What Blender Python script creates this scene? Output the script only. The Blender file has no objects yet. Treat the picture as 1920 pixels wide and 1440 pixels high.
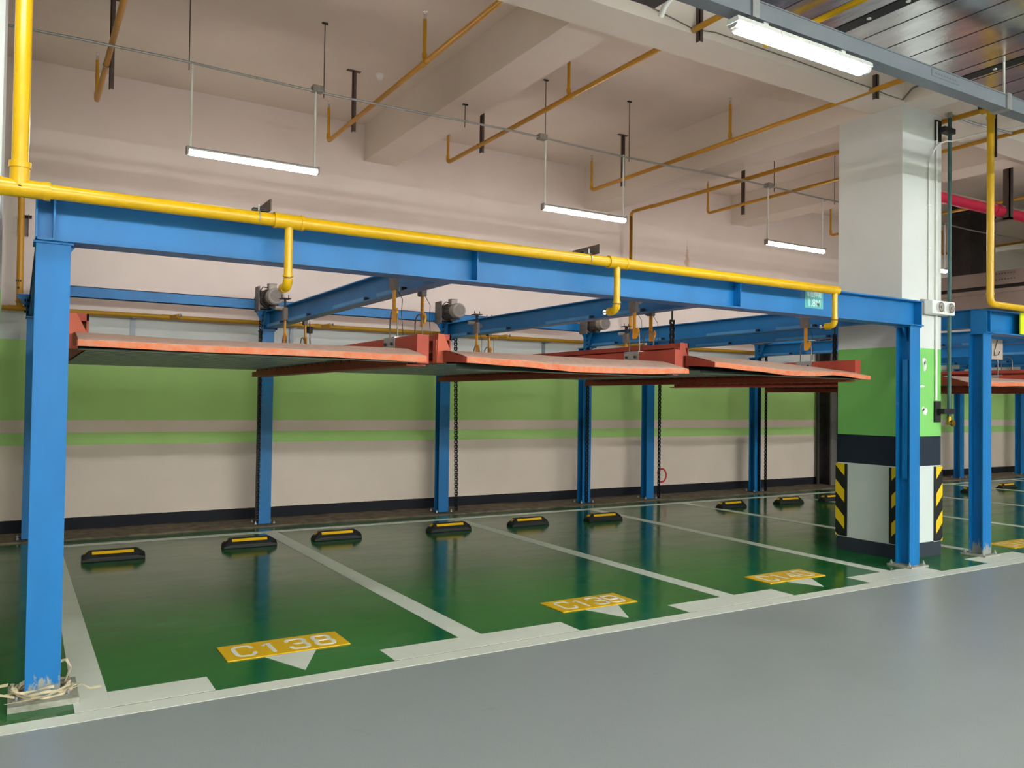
import bpy, math, random
from mathutils import Vector, Matrix
random.seed(7)
PI = math.pi
SC = bpy.context.scene
COL = SC.collection

# ------------------------------------------------------------------ camera
F_PX, YAW, PITCH, ROLL = 1533.0, .5435, .02085, .01354
cy, sy, cp, sp = math.cos(YAW), math.sin(YAW), math.cos(PITCH), math.sin(PITCH)
fw = Vector((sy*cp, cy*cp, sp)); rt = Vector((cy, -sy, 0)); up = rt.cross(fw)
r2 = rt*math.cos(ROLL) + up*math.sin(ROLL); u2 = up*math.cos(ROLL) - rt*math.sin(ROLL)
cd = bpy.data.cameras.new('camera'); cam = bpy.data.objects.new('camera', cd); COL.objects.link(cam)
cam.matrix_world = Matrix(((r2.x, u2.x, -fw.x, 0), (r2.y, u2.y, -fw.y, -4.42), (r2.z, u2.z, -fw.z, 1.55), (0, 0, 0, 1)))
cd.sensor_width = 36; cd.lens = F_PX/1920*36; cd.clip_start = .05; cd.clip_end = 100
SC.camera = cam

# ------------------------------------------------------------------ world / exposure
w = bpy.data.worlds.new('world'); SC.world = w; w.use_nodes = True
w.node_tree.nodes['Background'].inputs[0].default_value = (.9, .95, 1, 1)
w.node_tree.nodes['Background'].inputs[1].default_value = .02
vs = SC.view_settings
vs.view_transform = 'Standard'; vs.look = 'None'; vs.gamma = 1; vs.use_curve_mapping = False
vs.exposure = 1.06
E_COOL, E_WARM, E_ADDED = 34.0, 44.0, 230.0
C_COOL, C_WARM = (.96, 1.0, .985), (1.0, .88, .79)

# ------------------------------------------------------------------ materials
def lin(c):
    return tuple(((x/255)/12.92 if x/255 <= .04045 else ((x/255+.055)/1.055)**2.4) for x in c) + (1,)

class N:
    def __init__(s, name):
        s.m = bpy.data.materials.new(name); s.m.use_nodes = True; s.t = s.m.node_tree
        s.b = s.t.nodes['Principled BSDF']
    def n(s, typ, **kw):
        o = s.t.nodes.new(typ)
        for k, v in kw.items():
            if k.startswith('i_'):
                key = k[2:]
                key = int(key) if key.isdigit() else key
                o.inputs[key].default_value = v
            else: setattr(o, k, v)
        return o
    def l(s, a, b): s.t.links.new(a, b)
    def coord(s, kind='Object'):
        return s.n('ShaderNodeTexCoord').outputs[kind]
    def noise(s, scale, detail=4, vec=None, stretch=None, kind='Object', rough=.55):
        v = vec or s.coord(kind)
        if stretch:
            mp = s.n('ShaderNodeMapping'); mp.inputs['Scale'].default_value = stretch; s.l(v, mp.inputs[0]); v = mp.outputs[0]
        o = s.n('ShaderNodeTexNoise'); o.inputs['Scale'].default_value = scale; o.inputs['Detail'].default_value = detail
        o.inputs['Roughness'].default_value = rough
        s.l(v, o.inputs['Vector']); return o.outputs['Fac']
    def ramp(s, fac, stops, interp='LINEAR'):
        o = s.n('ShaderNodeValToRGB'); o.color_ramp.interpolation = interp
        e = o.color_ramp.elements
        while len(e) < len(stops): e.new(.5)
        for el, (p, c) in zip(e, stops):
            el.position = p; el.color = c if len(c) == 4 else tuple(c)+(1,)
        s.l(fac, o.inputs[0]); return o.outputs[0]
    def mix(s, fac, a, b, blend='MIX'):
        o = s.n('ShaderNodeMix', data_type='RGBA', blend_type=blend)
        for sock, v in ((o.inputs[0], fac), (o.inputs[6], a), (o.inputs[7], b)):
            if hasattr(v, 'links'): s.l(v, sock)
            else: sock.default_value = v
        return o.outputs[2]
    def math(s, op, a, b=0, c=0):
        o = s.n('ShaderNodeMath', operation=op)
        for sock, v in zip(o.inputs, (a, b, c)):
            if hasattr(v, 'links'): s.l(v, sock)
            else: sock.default_value = v
        return o.outputs[0]
    def bump(s, h, strength=.2, dist=.01):
        o = s.n('ShaderNodeBump'); o.inputs['Strength'].default_value = strength; o.inputs['Distance'].default_value = dist
        s.l(h, o.inputs['Height']); s.l(o.outputs[0], s.b.inputs['Normal'])
    def col(s, c):
        if hasattr(c, 'links'): s.l(c, s.b.inputs['Base Color'])
        else: s.b.inputs['Base Color'].default_value = c
    def set(s, rough=.5, metal=0, spec=.5):
        s.b.inputs['Roughness'].default_value = rough; s.b.inputs['Metallic'].default_value = metal
        s.b.inputs['Specular IOR Level'].default_value = spec

def plain(name, c, rough=.5, metal=0, var=.12, scale=6, spec=.5, bump=0):
    m = N(name); a = lin(c); f = m.noise(scale, 5)
    lo = tuple(x*(1-var) for x in a[:3])+(1,); hi = tuple(min(1, x*(1+var)) for x in a[:3])+(1,)
    m.col(m.ramp(f, [(.3, lo), (.7, hi)])); m.set(rough, metal, spec)
    if bump: m.bump(m.noise(scale*12, 3), bump, .004)
    return m.m

def steel_paint(name, c, worn, rough=.42, low=.14):
    """brushed-on enamel: streaks, faint scuffs and a worn foot where the thing stands low"""
    m = N(name); a = lin(c)
    st = m.noise(3, 5, stretch=(1, 1, .25)); fine = m.noise(60, 3, stretch=(1, 1, .15))
    base = m.ramp(st, [(.3, tuple(x*.86 for x in a[:3])), (.7, tuple(min(1, x*1.12) for x in a[:3]))])
    scuff = m.ramp(m.noise(11, 8, rough=.7), [(.66, (0, 0, 0)), (.72, (1, 1, 1))])
    base = m.mix(m.math('MULTIPLY', scuff, .35), base, lin(worn))
    m.col(base); m.set(rough, 0, .35); m.bump(fine, .08, .003)
    return m.m

M = {}
M['blue'] = steel_paint('blue enamel', (12, 108, 172), (160, 182, 205))
def m_blue_foot():
    m = N('blue enamel peeling at the foot'); a = lin((6, 106, 172))
    base = m.ramp(m.noise(3, 5, stretch=(1, 1, .25)), [(.3, tuple(x*.88 for x in a[:3])), (.7, tuple(x*1.12 for x in a[:3]))])
    sp = m.n('ShaderNodeSeparateXYZ'); m.l(m.coord(), sp.inputs[0])
    h = m.math('SUBTRACT', .52, m.math('MULTIPLY', sp.outputs[2], 1.5)); h = m.math('MAXIMUM', h, .0)
    top = m.math('MULTIPLY', m.math('GREATER_THAN', sp.outputs[2], 2.27), .22)
    k = m.math('ADD', m.math('ADD', h, top), m.math('SUBTRACT', m.noise(16, 8, stretch=(1, 1, .4), rough=.75), .5))
    m.col(m.mix(m.ramp(k, [(.36, (0, 0, 0)), (.42, (1, 1, 1))]), base, lin((140, 146, 142)))); m.set(.5, 0, .35); return m.m
M['blue_worn'] = m_blue_foot()
M['blue_light'] = steel_paint('rubbed blue enamel', (70, 138, 192), (190, 205, 215))
M['red'] = steel_paint('red oxide paint', (168, 70, 54), (205, 165, 150), .6)
M['orange'] = steel_paint('orange red paint', (204, 98, 70), (225, 185, 165), .55)
M['yellow'] = plain('yellow pipe enamel', (208, 162, 2), .3, 0, .06, 5, .5, .05)
M['ochre'] = plain('ochre pipe paint', (188, 134, 10), .42, 0, .08, 5)
M['ochre_dark'] = plain('dusty ochre pipe paint', (184, 136, 10), .5, 0, .1, 5)
M['hook'] = plain('yellow hook paint', (218, 150, 20), .5, 0, .1, 20)
M['dusty'] = plain('dusty pink deck', (208, 174, 158), .9, 0, .12, 30, .3, .3)
M['motor'] = plain('dusty grey cast iron', (112, 106, 102), .65, .2, .15, 30)
M['motor_light'] = plain('dusty grey sheet steel', (150, 144, 138), .6, .2, .1, 30)
M['dark'] = plain('dark steel', (52, 50, 50), .6, .4, .2, 25)
M['black'] = plain('black rubber', (24, 24, 25), .55, 0, .2, 30, .4, .15)
M['chain'] = plain('oily black chain', (22, 20, 19), .45, .6, .2, 40)
M['angle'] = plain('brown angle iron', (92, 78, 70), .7, .3, .2, 18)
M['galv'] = plain('galvanised steel', (170, 172, 172), .4, .7, .1, 40)
M['steelrod'] = plain('dull steel rod', (128, 120, 110), .5, .6, .1, 40)
M['conduit'] = plain('white plastic conduit', (226, 226, 220), .45, 0, .04, 9)
M['tray'] = plain('grey painted trunking', (128, 134, 143), .42, .2, .05, 6)
M['white_box'] = plain('white plastic', (228, 230, 228), .4, 0, .03, 9)
M['lens'] = plain('chrome lamp reflector', (215, 215, 215), .15, .9, .03, 9)
M['cable'] = plain('black cable', (30, 30, 32), .6, 0, .1, 9)
M['greenpipe'] = plain('dark green pipe paint', (44, 84, 84), .5, 0, .2, 14)
M['brass'] = plain('brass', (170, 130, 50), .3, .9, .1, 30)
M['magenta'] = plain('crimson pipe paint', (186, 28, 62), .5, 0, .1, 8)
M['dust'] = plain('grey dust', (176, 160, 150), .95, 0, .15, 20)
M['duct_dark'] = plain('dark sooty duct', (44, 40, 41), .45, .5, .4, 7, .5, .2)
M['duct'] = plain('brown grey duct', (134, 118, 110), .55, .2, .1, 3)
M['sign_lime'] = plain('fluorescent yellow sign', (214, 230, 10), .5, 0, .02, 5)
M['teal'] = plain('teal sticker', (86, 178, 176), .45, 0, .04, 5)
M['sticker_text'] = plain('pale sticker lettering', (206, 230, 224), .5, 0, .02, 5)
M['strap'] = plain('faded plastic strap', (206, 192, 162), .6, 0, .15, 14)
M['mortar'] = plain('crumbly mortar', (150, 150, 138), .95, 0, .3, 14, .2, .6)
M['kerb'] = plain('rough bare concrete', (116, 104, 88), .9, 0, .35, 9, .2, .6)
M['skirt_paint'] = plain('black skirting paint', (24, 26, 34), .6, 0, .3, 20)
M['red_spray'] = plain('red spray paint', (196, 30, 40), .6, 0, .05, 9)

def m_emit(name, c, s):
    m = N(name); m.col((.9, .9, .9, 1)); m.set(.5)
    m.b.inputs['Emission Color'].default_value = tuple(c)+(1,); m.b.inputs['Emission Strength'].default_value = s
    return m.m
M['tube_cool'] = m_emit('cool lit tube', C_COOL, E_COOL)
M['tube_added'] = m_emit('extra twin tube', C_COOL, E_ADDED)  # glow of the added lamp rows behind the camera
M['tube_warm'] = m_emit('warm lit tube', C_WARM, E_WARM)

def m_clear():
    m = N('clear lamp end'); m.col((.9, .93, .95, 1)); m.set(.12)
    m.b.inputs['Transmission Weight'].default_value = .6; return m.m
M['clear'] = m_clear()

def m_paintline(name, c, wear):
    m = N(name); a = lin(c)
    f = m.noise(26, 8, rough=.75); s2 = m.noise(3, 3)
    base = m.ramp(s2, [(.3, tuple(x*.93 for x in a[:3])), (.7, tuple(min(1, x*1.03) for x in a[:3]))])
    m.col(m.mix(m.math('MULTIPLY', m.ramp(f, [(.62, (0, 0, 0)), (.72, (1, 1, 1))]), wear), base, (.10, .11, .09, 1)))
    m.set(.42); m.bump(m.noise(120, 2), .08, .002); return m.m
M['line'] = m_paintline('white line paint', (222, 224, 212), .25)
M['plate_yellow'] = m_paintline('yellow floor paint', (232, 182, 10), .18)
M['num_white'] = m_paintline('white number paint', (234, 230, 220), .1)

def m_green_floor():
    m = N('green epoxy floor')
    big = m.noise(.9, 5, stretch=(1, .6, 1)); str_ = m.noise(2.2, 7, stretch=(.5, 1.6, 1), rough=.65)
    c = m.ramp(big, [(.3, lin((16, 88, 46))[:3]), (.55, lin((22, 104, 48))[:3]), (.75, lin((34, 112, 66))[:3])])
    smear = m.ramp(str_, [(.56, (0, 0, 0)), (.78, (1, 1, 1))])
    c = m.mix(m.math('MULTIPLY', smear, .30), c, lin((112, 136, 118)))
    m.col(c)
    m.l(m.ramp(str_, [(.3, (.10,)*3), (.75, (.22,)*3)]), m.b.inputs['Roughness'])
    m.b.inputs['Specular IOR Level'].default_value = .5
    m.bump(m.math('ADD', m.noise(1.6, 2), m.math('MULTIPLY', str_, .25)), .16, .02)
    return m.m
def m_grey_floor():
    m = N('grey epoxy driveway')
    big = m.noise(.5, 6, stretch=(1, 1, 1)); fine = m.noise(180, 2)
    c = m.ramp(big, [(.3, lin((140, 146, 145))[:3]), (.5, lin((150, 156, 157))[:3]), (.72, lin((152, 156, 161))[:3])])
    spots = m.ramp(m.noise(4.5, 8, stretch=(.6, 1, 1), rough=.7), [(.64, (0, 0, 0)), (.75, (1, 1, 1))])
    c = m.mix(m.math('MULTIPLY', spots, .55), c, lin((108, 112, 114)))
    c = m.mix(m.math('MULTIPLY', m.ramp(fine, [(.35, (1, 1, 1)), (.6, (0, 0, 0))]), .22), c, lin((90, 96, 96)))
    m.col(c); m.l(m.ramp(big, [(.3, (.42,)*3), (.7, (.32,)*3)]), m.b.inputs['Roughness'])
    m.bump(fine, .10, .002); return m.m
M['green_floor'] = m_green_floor(); M['grey_floor'] = m_grey_floor()

def m_banded(name, bands, top, span=6.0, wob=.004, kind='Position', stain=False):
    """paint bands by height; bands = [(upper z, colour)...]"""
    m = N(name)
    geo = m.n('ShaderNodeNewGeometry').outputs['Position']
    sep = m.n('ShaderNodeSeparateXYZ'); m.l(geo, sep.inputs[0])
    nz = m.noise(9, 6, vec=geo, rough=.7)
    z = m.math('ADD', sep.outputs[2], m.math('MULTIPLY', m.math('SUBTRACT', nz, .5), wob*2))
    f = m.math('DIVIDE', z, span)
    stops = []; lo = 0
    for hz, c in bands:
        stops.append((lo/span, lin(c))); lo = hz
    stops.append((lo/span, lin(top)))
    c = m.ramp(f, stops, 'CONSTANT')
    dirt = m.ramp(m.noise(1.3, 6, vec=geo), [(.3, (.93, .93, .93)), (.7, (1, 1, 1))])
    c = m.mix(1, c, dirt, 'MULTIPLY')
    grime = m.ramp(m.noise(30, 8, vec=geo, rough=.8), [(.68, (0, 0, 0)), (.8, (1, 1, 1))])
    low = m.ramp(f, [(0, (1, 1, 1)), (1.1/span, (.15,)*3), (1, (0, 0, 0))])
    c = m.mix(m.math('MULTIPLY', m.math('MULTIPLY', grime, low), .8), c, lin((120, 100, 85)))
    if stain:
        dx = m.math('ABSOLUTE', m.math('SUBTRACT', sep.outputs[0], 9.86))
        zz = m.math('ABSOLUTE', m.math('SUBTRACT', sep.outputs[2], 4.0))
        k = m.math('SUBTRACT', 1, m.math('ADD', m.math('DIVIDE', dx, .085), m.math('DIVIDE', zz, .62)))
        k = m.math('ADD', k, m.math('MULTIPLY', m.math('SUBTRACT', m.noise(24, 6, vec=geo, rough=.8), .5), 2.2))
        c = m.mix(m.math('MULTIPLY', m.ramp(k, [(.35, (0, 0, 0)), (.6, (1, 1, 1))]), .55), c, lin((165, 125, 75)))
    m.col(c); m.set(.75, 0, .3); m.bump(m.noise(45, 3, vec=geo), .06, .004)
    return m.m
GRN, OFFW, BLK = (174, 214, 132), (228, 210, 198), (26, 27, 36)
M['wall'] = m_banded('painted basement wall', [(.15, BLK), (.965, OFFW), (1.115, GRN), (1.265, (226, 208, 198)), (2.14, GRN), (2.455, (206, 210, 212))], (220, 207, 203), 6, .006, stain=True)
M['pillar'] = m_banded('painted pillar', [(.14, (46, 54, 64)), (.935, (206, 214, 212)), (1.235, (30, 40, 54)), (2.145, (128, 200, 108))], (216, 218, 216), 6, .001)
M['ceiling'] = plain('ceiling plaster', (224, 214, 203), .85, 0, .04, 1.2, .2)

def m_foil():
    m = N('wrinkled foil insulation'); f = m.noise(5, 6, stretch=(1, .35, 1)); g = m.noise(45, 4)
    m.col(m.ramp(f, [(.3, (.50, .50, .51)), (.7, (.74, .75, .76))])); m.set(.2, 1)
    h = m.math('ADD', m.math('MULTIPLY', f, 1.0), m.math('MULTIPLY', g, .12)); m.bump(h, .2, .02)
    m.l(m.ramp(m.noise(2.5, 3), [(.3, (.12,)*3), (.8, (.32,)*3)]), m.b.inputs['Roughness']); return m.m
M['foil'] = m_foil()
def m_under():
    m = N('galvanised decking with painted shade'); f = m.noise(8, 5, stretch=(.2, 1, 1))
    m.col(m.ramp(f, [(.3, (.03, .045, .04)), (.7, (.07, .10, .09))])); m.set(.5, .3); return m.m  # dark green stands in for shade and the floor's reflection
M['under'] = m_under(); M['ridge_gleam'] = plain('galvanised rib with painted gleam', (226, 234, 228), .4, .5, .2, 12)  # pale ribs against dark pans: gleam put into the colour
def m_guard():
    m = N('black and yellow corner guard'); s = m.n('ShaderNodeSeparateXYZ'); m.l(m.coord('Object'), s.inputs[0])
    d = m.math('ADD', m.math('ABSOLUTE', s.outputs[0]), m.math('ABSOLUTE', s.outputs[1]))
    t = m.math('FRACT', m.math('DIVIDE', m.math('ADD', m.math('ADD', s.outputs[2], .10), m.math('MULTIPLY', d, 1.0)), .285))
    edge = m.math('LESS_THAN', d, .112)
    k = m.math('MULTIPLY', m.math('LESS_THAN', t, .47), edge)
    m.col(m.mix(k, lin((22, 23, 26)), lin((226, 190, 20)))); m.set(.45); return m.m
M['guard'] = m_guard()
def m_tread():
    m = N('dusty tread plate lip'); v = m.n('ShaderNodeTexVoronoi'); v.inputs['Scale'].default_value = 38; m.l(m.coord(), v.inputs[0])
    a = m.ramp(m.noise(14, 6, rough=.7), [(.35, lin((204, 98, 52))[:3]), (.7, lin((196, 136, 104))[:3])])
    m.col(a); m.set(.6); m.bump(v.outputs[0], .4, .006); return m.m
M['lip'] = m_tread()

# ------------------------------------------------------------------ mesh builder
WL = {}
def wloc(o): return WL.get(o.name, Vector((0, 0, 0))) if o else Vector((0, 0, 0))
class MB:
    def __init__(s): s.v = []; s.f = []; s.mi = []; s.sm = []; s.cur = 0
    def add(s, vs, fs, smooth=False):
        n = len(s.v); s.v += [Vector(v) for v in vs]
        for f in fs: s.f.append([n+i for i in f]); s.mi.append(s.cur); s.sm.append(smooth)
        return s
    def box(s, x0, x1, y0, y1, z0, z1):
        return s.add([(x, y, z) for x in (x0, x1) for y in (y0, y1) for z in (z0, z1)],
                     [(0, 1, 3, 2), (4, 6, 7, 5), (0, 4, 5, 1), (2, 3, 7, 6), (0, 2, 6, 4), (1, 5, 7, 3)])
    def obox(s, c, ax, ay, az):
        c, ax, ay, az = Vector(c), Vector(ax), Vector(ay), Vector(az)
        return s.add([c+i*ax+j*ay+k*az for i in (-1, 1) for j in (-1, 1) for k in (-1, 1)],
                     [(0, 1, 3, 2), (4, 6, 7, 5), (0, 4, 5, 1), (2, 3, 7, 6), (0, 2, 6, 4), (1, 5, 7, 3)])
    def prism(s, poly, axis, a, b):
        """poly: 2D points in the plane of the two other axes (in xyz order); extruded along axis from a to b"""
        def P(p, t):
            q = [p[0], p[1]]; q.insert(axis, t); return tuple(q)
        n = len(poly)
        vs = [P(p, a) for p in poly]+[P(p, b) for p in poly]
        fs = [list(range(n))[::-1], list(range(n, 2*n))]+[(i, (i+1) % n, n+(i+1) % n, n+i) for i in range(n)]
        return s.add(vs, fs)
    def cyl(s, p0, p1, r, n=14, r1=None, caps=True, smooth=True):
        p0, p1 = Vector(p0), Vector(p1); d = (p1-p0).normalized()
        a = d.orthogonal().normalized(); b = d.cross(a); r1 = r if r1 is None else r1
        vs = [p0+(a*math.cos(t)+b*math.sin(t))*r for t in [2*PI*i/n for i in range(n)]]
        vs += [p1+(a*math.cos(t)+b*math.sin(t))*r1 for t in [2*PI*i/n for i in range(n)]]
        s.add(vs, [(i, (i+1) % n, n+(i+1) % n, n+i) for i in range(n)], smooth)
        if caps: s.add(vs[:n], [list(range(n))[::-1]]); s.add(vs[n:], [list(range(n))])
        return s
    def tube(s, pts, r, n=12, caps=True):
        pts = [Vector(p) for p in pts]; rings = []; a = None
        for i, p in enumerate(pts):
            d = ((pts[i+1]-p) if i == 0 else (p-pts[i-1]) if i == len(pts)-1 else (pts[i+1]-pts[i-1])).normalized()
            if a is None: a = d.orthogonal().normalized()
            a = (a-d*a.dot(d)).normalized(); b = d.cross(a)
            k = 1
            if 0 < i < len(pts)-1:
                c = max(.3, (p-pts[i-1]).normalized().dot(d)); k = 1/c if c < .999 else 1
            rings.append([p+(a*math.cos(t)+b*math.sin(t))*r for t in [2*PI*j/n for j in range(n)]])
        vs = [v for q in rings for v in q]; fs = []
        for i in range(len(pts)-1):
            for j in range(n): fs.append((i*n+j, i*n+(j+1) % n, (i+1)*n+(j+1) % n, (i+1)*n+j))
        s.add(vs, fs, True)
        if caps: s.add(rings[0], [list(range(n))[::-1]]); s.add(rings[-1], [list(range(n))])
        return s
    def ibeam(s, axis, a0, a1, c, z0, z1, wdt, tf=.012, tw=.008):
        """I section along x (axis 0) or y (axis 1), centred on c across"""
        def B(p0, p1, q0, q1, h0, h1):
            if axis == 0: s.box(p0, p1, q0, q1, h0, h1)
            else: s.box(q0, q1, p0, p1, h0, h1)
        B(a0, a1, c-wdt/2, c+wdt/2, z0, z0+tf); B(a0, a1, c-wdt/2, c+wdt/2, z1-tf, z1); B(a0, a1, c-tw/2, c+tw/2, z0+tf, z1-tf)
        return s
    def build(s, name, mats, parent=None, origin=None, bevel=0):
        me = bpy.data.meshes.new(name)
        base = wloc(parent)
        if origin is None:
            if parent is not None: origin = base
            else:
                xs = [v.x for v in s.v]; ys = [v.y for v in s.v]; zs = [v.z for v in s.v]
                origin = Vector(((min(xs)+max(xs))/2, (min(ys)+max(ys))/2, min(zs)))
        origin = Vector(origin)
        me.from_pydata([v-origin for v in s.v], [], s.f)
        if not isinstance(mats, (list, tuple)): mats = [mats]
        for m_ in mats: me.materials.append(M[m_] if isinstance(m_, str) else m_)
        for p, mi, sm in zip(me.polygons, s.mi, s.sm): p.material_index = mi; p.use_smooth = sm
        me.update()
        o = bpy.data.objects.new(name, me); COL.objects.link(o); o.location = origin-base
        if parent: o.parent = parent
        WL[o.name] = origin
        if bevel:
            b = o.modifiers.new('bevel', 'BEVEL'); b.width = bevel; b.segments = 2; b.limit_method = 'ANGLE'
        return o

def tag(o, label, cat, group=None):
    o['label'] = label; o['category'] = cat
    if group: o['group'] = group
    return o
def thing(name, label, cat, loc, group=None):
    o = bpy.data.objects.new(name, None); COL.objects.link(o); o.location = loc; o.empty_display_size = .1
    WL[o.name] = Vector(loc); return tag(o, label, cat, group)
def struct(o): o['kind'] = 'structure'; return o
def dup(root, delta, label, group=None):
    d = Vector(delta)
    def cpy(o, par):
        c = o.copy(); COL.objects.link(c); WL[c.name] = WL[o.name]+d
        if par: c.parent = par
        for ch in [x for x in KIDS.get(o.name, [])]: cpy(ch, c)
        return c
    KIDS = {}
    for x in list(bpy.data.objects):
        if x.parent: KIDS.setdefault(x.parent.name, []).append(x)
    r = cpy(root, None); r.location = root.location+d; r['label'] = label
    if group: r['group'] = group
    return r
def arc(c, r, a0, a1, plane, n=6):
    out = []
    for i in range(n+1):
        t = a0+(a1-a0)*i/n; p = [c[0], c[1], c[2]]
        p[plane[0]] += r*math.cos(t); p[plane[1]] += r*math.sin(t); out.append(tuple(p))
    return out

# ------------------------------------------------------------------ room shell
XA, XB, YA, YW = -3.0, 25.0, -17.0, 6.1
mb = MB(); mb.box(XA, XB, YA, -.03, -.2, 0)
mb.cur = 1; mb.box(XA, XB, -.03, YW, -.2, 0)
struct(mb.build('floor', ['grey_floor', 'green_floor'], origin=(0, 0, 0)))
struct(MB().box(XA, XB, YW, YW+.2, 0, 5.28).build('wall_back', 'wall', origin=(0, 0, 0)))
struct(MB().box(XB, XB+.2, YA, YW, 0, 5.28).build('wall_right', 'wall', origin=(0, 0, 0)))
struct(MB().box(XA-.2, XA, YA, YW, 0, 5.28).build('wall_left', 'wall', origin=(0, 0, 0)))
struct(MB().box(XA, XB, YA-.2, YA, 0, 5.28).build('wall_front', 'wall', origin=(0, 0, 0)))
struct(MB().box(XA, XB, YA, YW, 5.28, 5.45).build('ceiling', 'ceiling', origin=(0, 0, 5.28)))
struct(MB().box(XA, XB, .6, .985, 4.63, 5.28).build('trim_2', 'ceiling'))
tn = 3
for x0, x1, z in ((-.8, -.35, 4.63), (3.96, 4.42, 4.785), (7.65, 8.12, 4.63), (10.92, 11.4, 4.79), (16.0, 16.5, 4.63), (21.2, 21.7, 4.79)):
    struct(MB().box(x0, x1, .985, YW, z, 5.28).build('trim_%d' % tn, 'ceiling')); tn += 1
for x0, x1 in ((-.8, -.35), (7.65, 8.05), (16.0, 16.5)):
    struct(MB().box(x0, x1, YA, .6, 4.63, 5.28).build('trim_%d' % tn, 'ceiling')); tn += 1
# concrete kerb in front of the back wall
mb = MB(); n = 140
pts = []
for i in range(n+1):
    x = XA+(XB-XA)*i/n; pts.append((x, 5.50+random.uniform(-.03, .03), random.uniform(.008, .022)))
vs = []; fs = []
for i, (x, y, z) in enumerate(pts): vs += [(x, y, 0), (x, y+.02, z), (x, 6.1, z+.012)]
for i in range(n): a = i*3; fs += [(a, a+3, a+4, a+1), (a+1, a+4, a+5, a+2)]
mb.add(vs, fs); o = mb.build('trim_1', 'kerb', origin=(0, 0, 0)); struct(o)

# pillars
def pillar(x0, x1, y0, y1, label):
    r = thing('concrete_pillar', label, 'pillar', ((x0+x1)/2, (y0+y1)/2, 0))
    MB().box(x0, x1, y0, y1, 0, 4.63).build('shaft', 'pillar', r)
    MB().box(x0-.004, x1+.004, y0-.004, y1+.004, 0, .13).build('base_band', 'pillar', r)
    g = .014; L = .14
    for cx, cy_, sx, sy_ in ((x0, y0, 1, 1), (x0, y1, 1, -1), (x1, y0, -1, 1), (x1, y1, -1, -1)):
        b = MB(); xa, ya = cx-sx*g, cy_-sy_*g
        poly = [(xa, ya), (xa+sx*L, ya), (xa+sx*L, cy_), (cx, cy_), (cx, ya+sy_*L), (xa, ya+sy_*L)]
        if sx*sy_ < 0: poly = poly[::-1]
        b.prism(poly, 2, .15, .925).build('corner_guard', 'guard', r, origin=(xa, ya, .15))
    return r
P1 = pillar(7.65, 8.33, .62, 1.37, 'green and white banded pillar behind the right front column of the near lift frame')
MB().box(7.645, 8.2, .615, .6199, .14, .15).build('base_joint', 'dark', P1)
rng = random.Random(11)
for cx, cz, rx, rz in ((8.03, 2.02, .045, .04), (8.05, 1.97, .03, .06), (8.05, 1.50, .045, .045), (8.0, 1.76, .05, .012), (8.02, 1.53, .03, .03)):
    b = MB(); n = 11; a = [(cx+rx*rng.uniform(.6, 1.1)*math.cos(2*PI*k/n), cz+rz*rng.uniform(.6, 1.1)*math.sin(2*PI*k/n)) for k in range(n)]
    b.prism(a, 1, .6185, .6201); b.build('paint_chip', 'white_box', P1)
P0 = pillar(-.78, -.10, .62, 1.37, 'green and white pillar cut off by the left edge of the photo')

# ------------------------------------------------------------------ floor markings
def quad_mark(name, q, label, cat='floor marking', mat='line', h=.0025, group=None):
    b = MB(); b.add([(x, y, .0004) for x, y in q]+[(x, y, h) for x, y in q],
                    [(3, 2, 1, 0), (4, 5, 6, 7), (0, 1, 5, 4), (1, 2, 6, 5), (2, 3, 7, 6), (3, 0, 4, 7)])
    return tag(b.build(name, mat), label, cat, group)
quad_mark('edge_line', [(XA, -.03), (XB, -.03), (XB, .097), (XA, .097)], 'long white line dividing the green bays from the grey driveway')
quad_mark('rear_line', [(.4, 5.09), (XB, 5.09), (XB, 5.2), (.4, 5.2)], 'long white line along the back of the bays in front of the wall')
BL = [((.272, .108), (.436, .108), (.407, 5.09), (.30, 5.09), 'wide white bay line beside the leftmost front column'),
      ((2.50, .345), (2.665, .345), (2.60, 5.09), (2.45, 5.09), 'white bay line between bay C138 and bay C139'),
      ((4.86, .345), (5.01, .345), (4.98, 5.09), (4.84, 5.09), 'white bay line between bay C139 and bay C140'),
      ((6.92, .345), (7.06, .345), (7.20, 5.09), (7.07, 5.09), 'white bay line running back from the right front column of the near lift frame'),
      ((8.80, .345), (8.93, .345), (8.95, 5.09), (8.82, 5.09), 'white bay line passing just behind the pillar'),
      ((11.2, .345), (11.33, .345), (11.33, 5.09), (11.2, 5.09), 'white bay line right of the pillar, second behind it'),
      ((13.6, .345), (13.73, .345), (13.73, 5.09), (13.6, 5.09), 'white bay line right of the pillar, third behind it'),
      ((16.0, .345), (16.13, .345), (16.13, 5.09), (16.0, 5.09), 'white bay line in the distance, nearly hidden by the far front column'),
      ((18.3, .345), (18.43, .345), (18.43, 5.09), (18.3, 5.09), 'farthest white bay line at the right edge of the photo')]
for a, b, c, d, lb in BL: quad_mark('bay_line', [a, b, c, d], lb)
for x0, x1, lb in ((.436, .93, 'short white bar at the mouth of bay C138, left end'), (1.95, 3.30, 'white bar across the mouth between bay C138 and bay C139'),
                   (4.30, 5.445, 'white bar across the mouth between bay C139 and bay C140'), (6.43, 7.5, 'white bar at the mouth of bay C140 by the right front column'),
                   (8.3, 9.2, 'white bar at the foot of the far front column'), (10.55, 11.9, 'white bar at the bay mouth beyond the right edge sign')):
    o = quad_mark('bay_mouth_bar', [(x0, .108), (x1, .108), (x1, .345), (x0, .345)], lb)
    b = MB(); b.add([(x0, .097, .0008), (x1, .097, .0008), (x1, .108, .0008), (x0, .108, .0008)], [(0, 1, 2, 3)]); b.build('joint_gap', 'dark', o)

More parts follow.
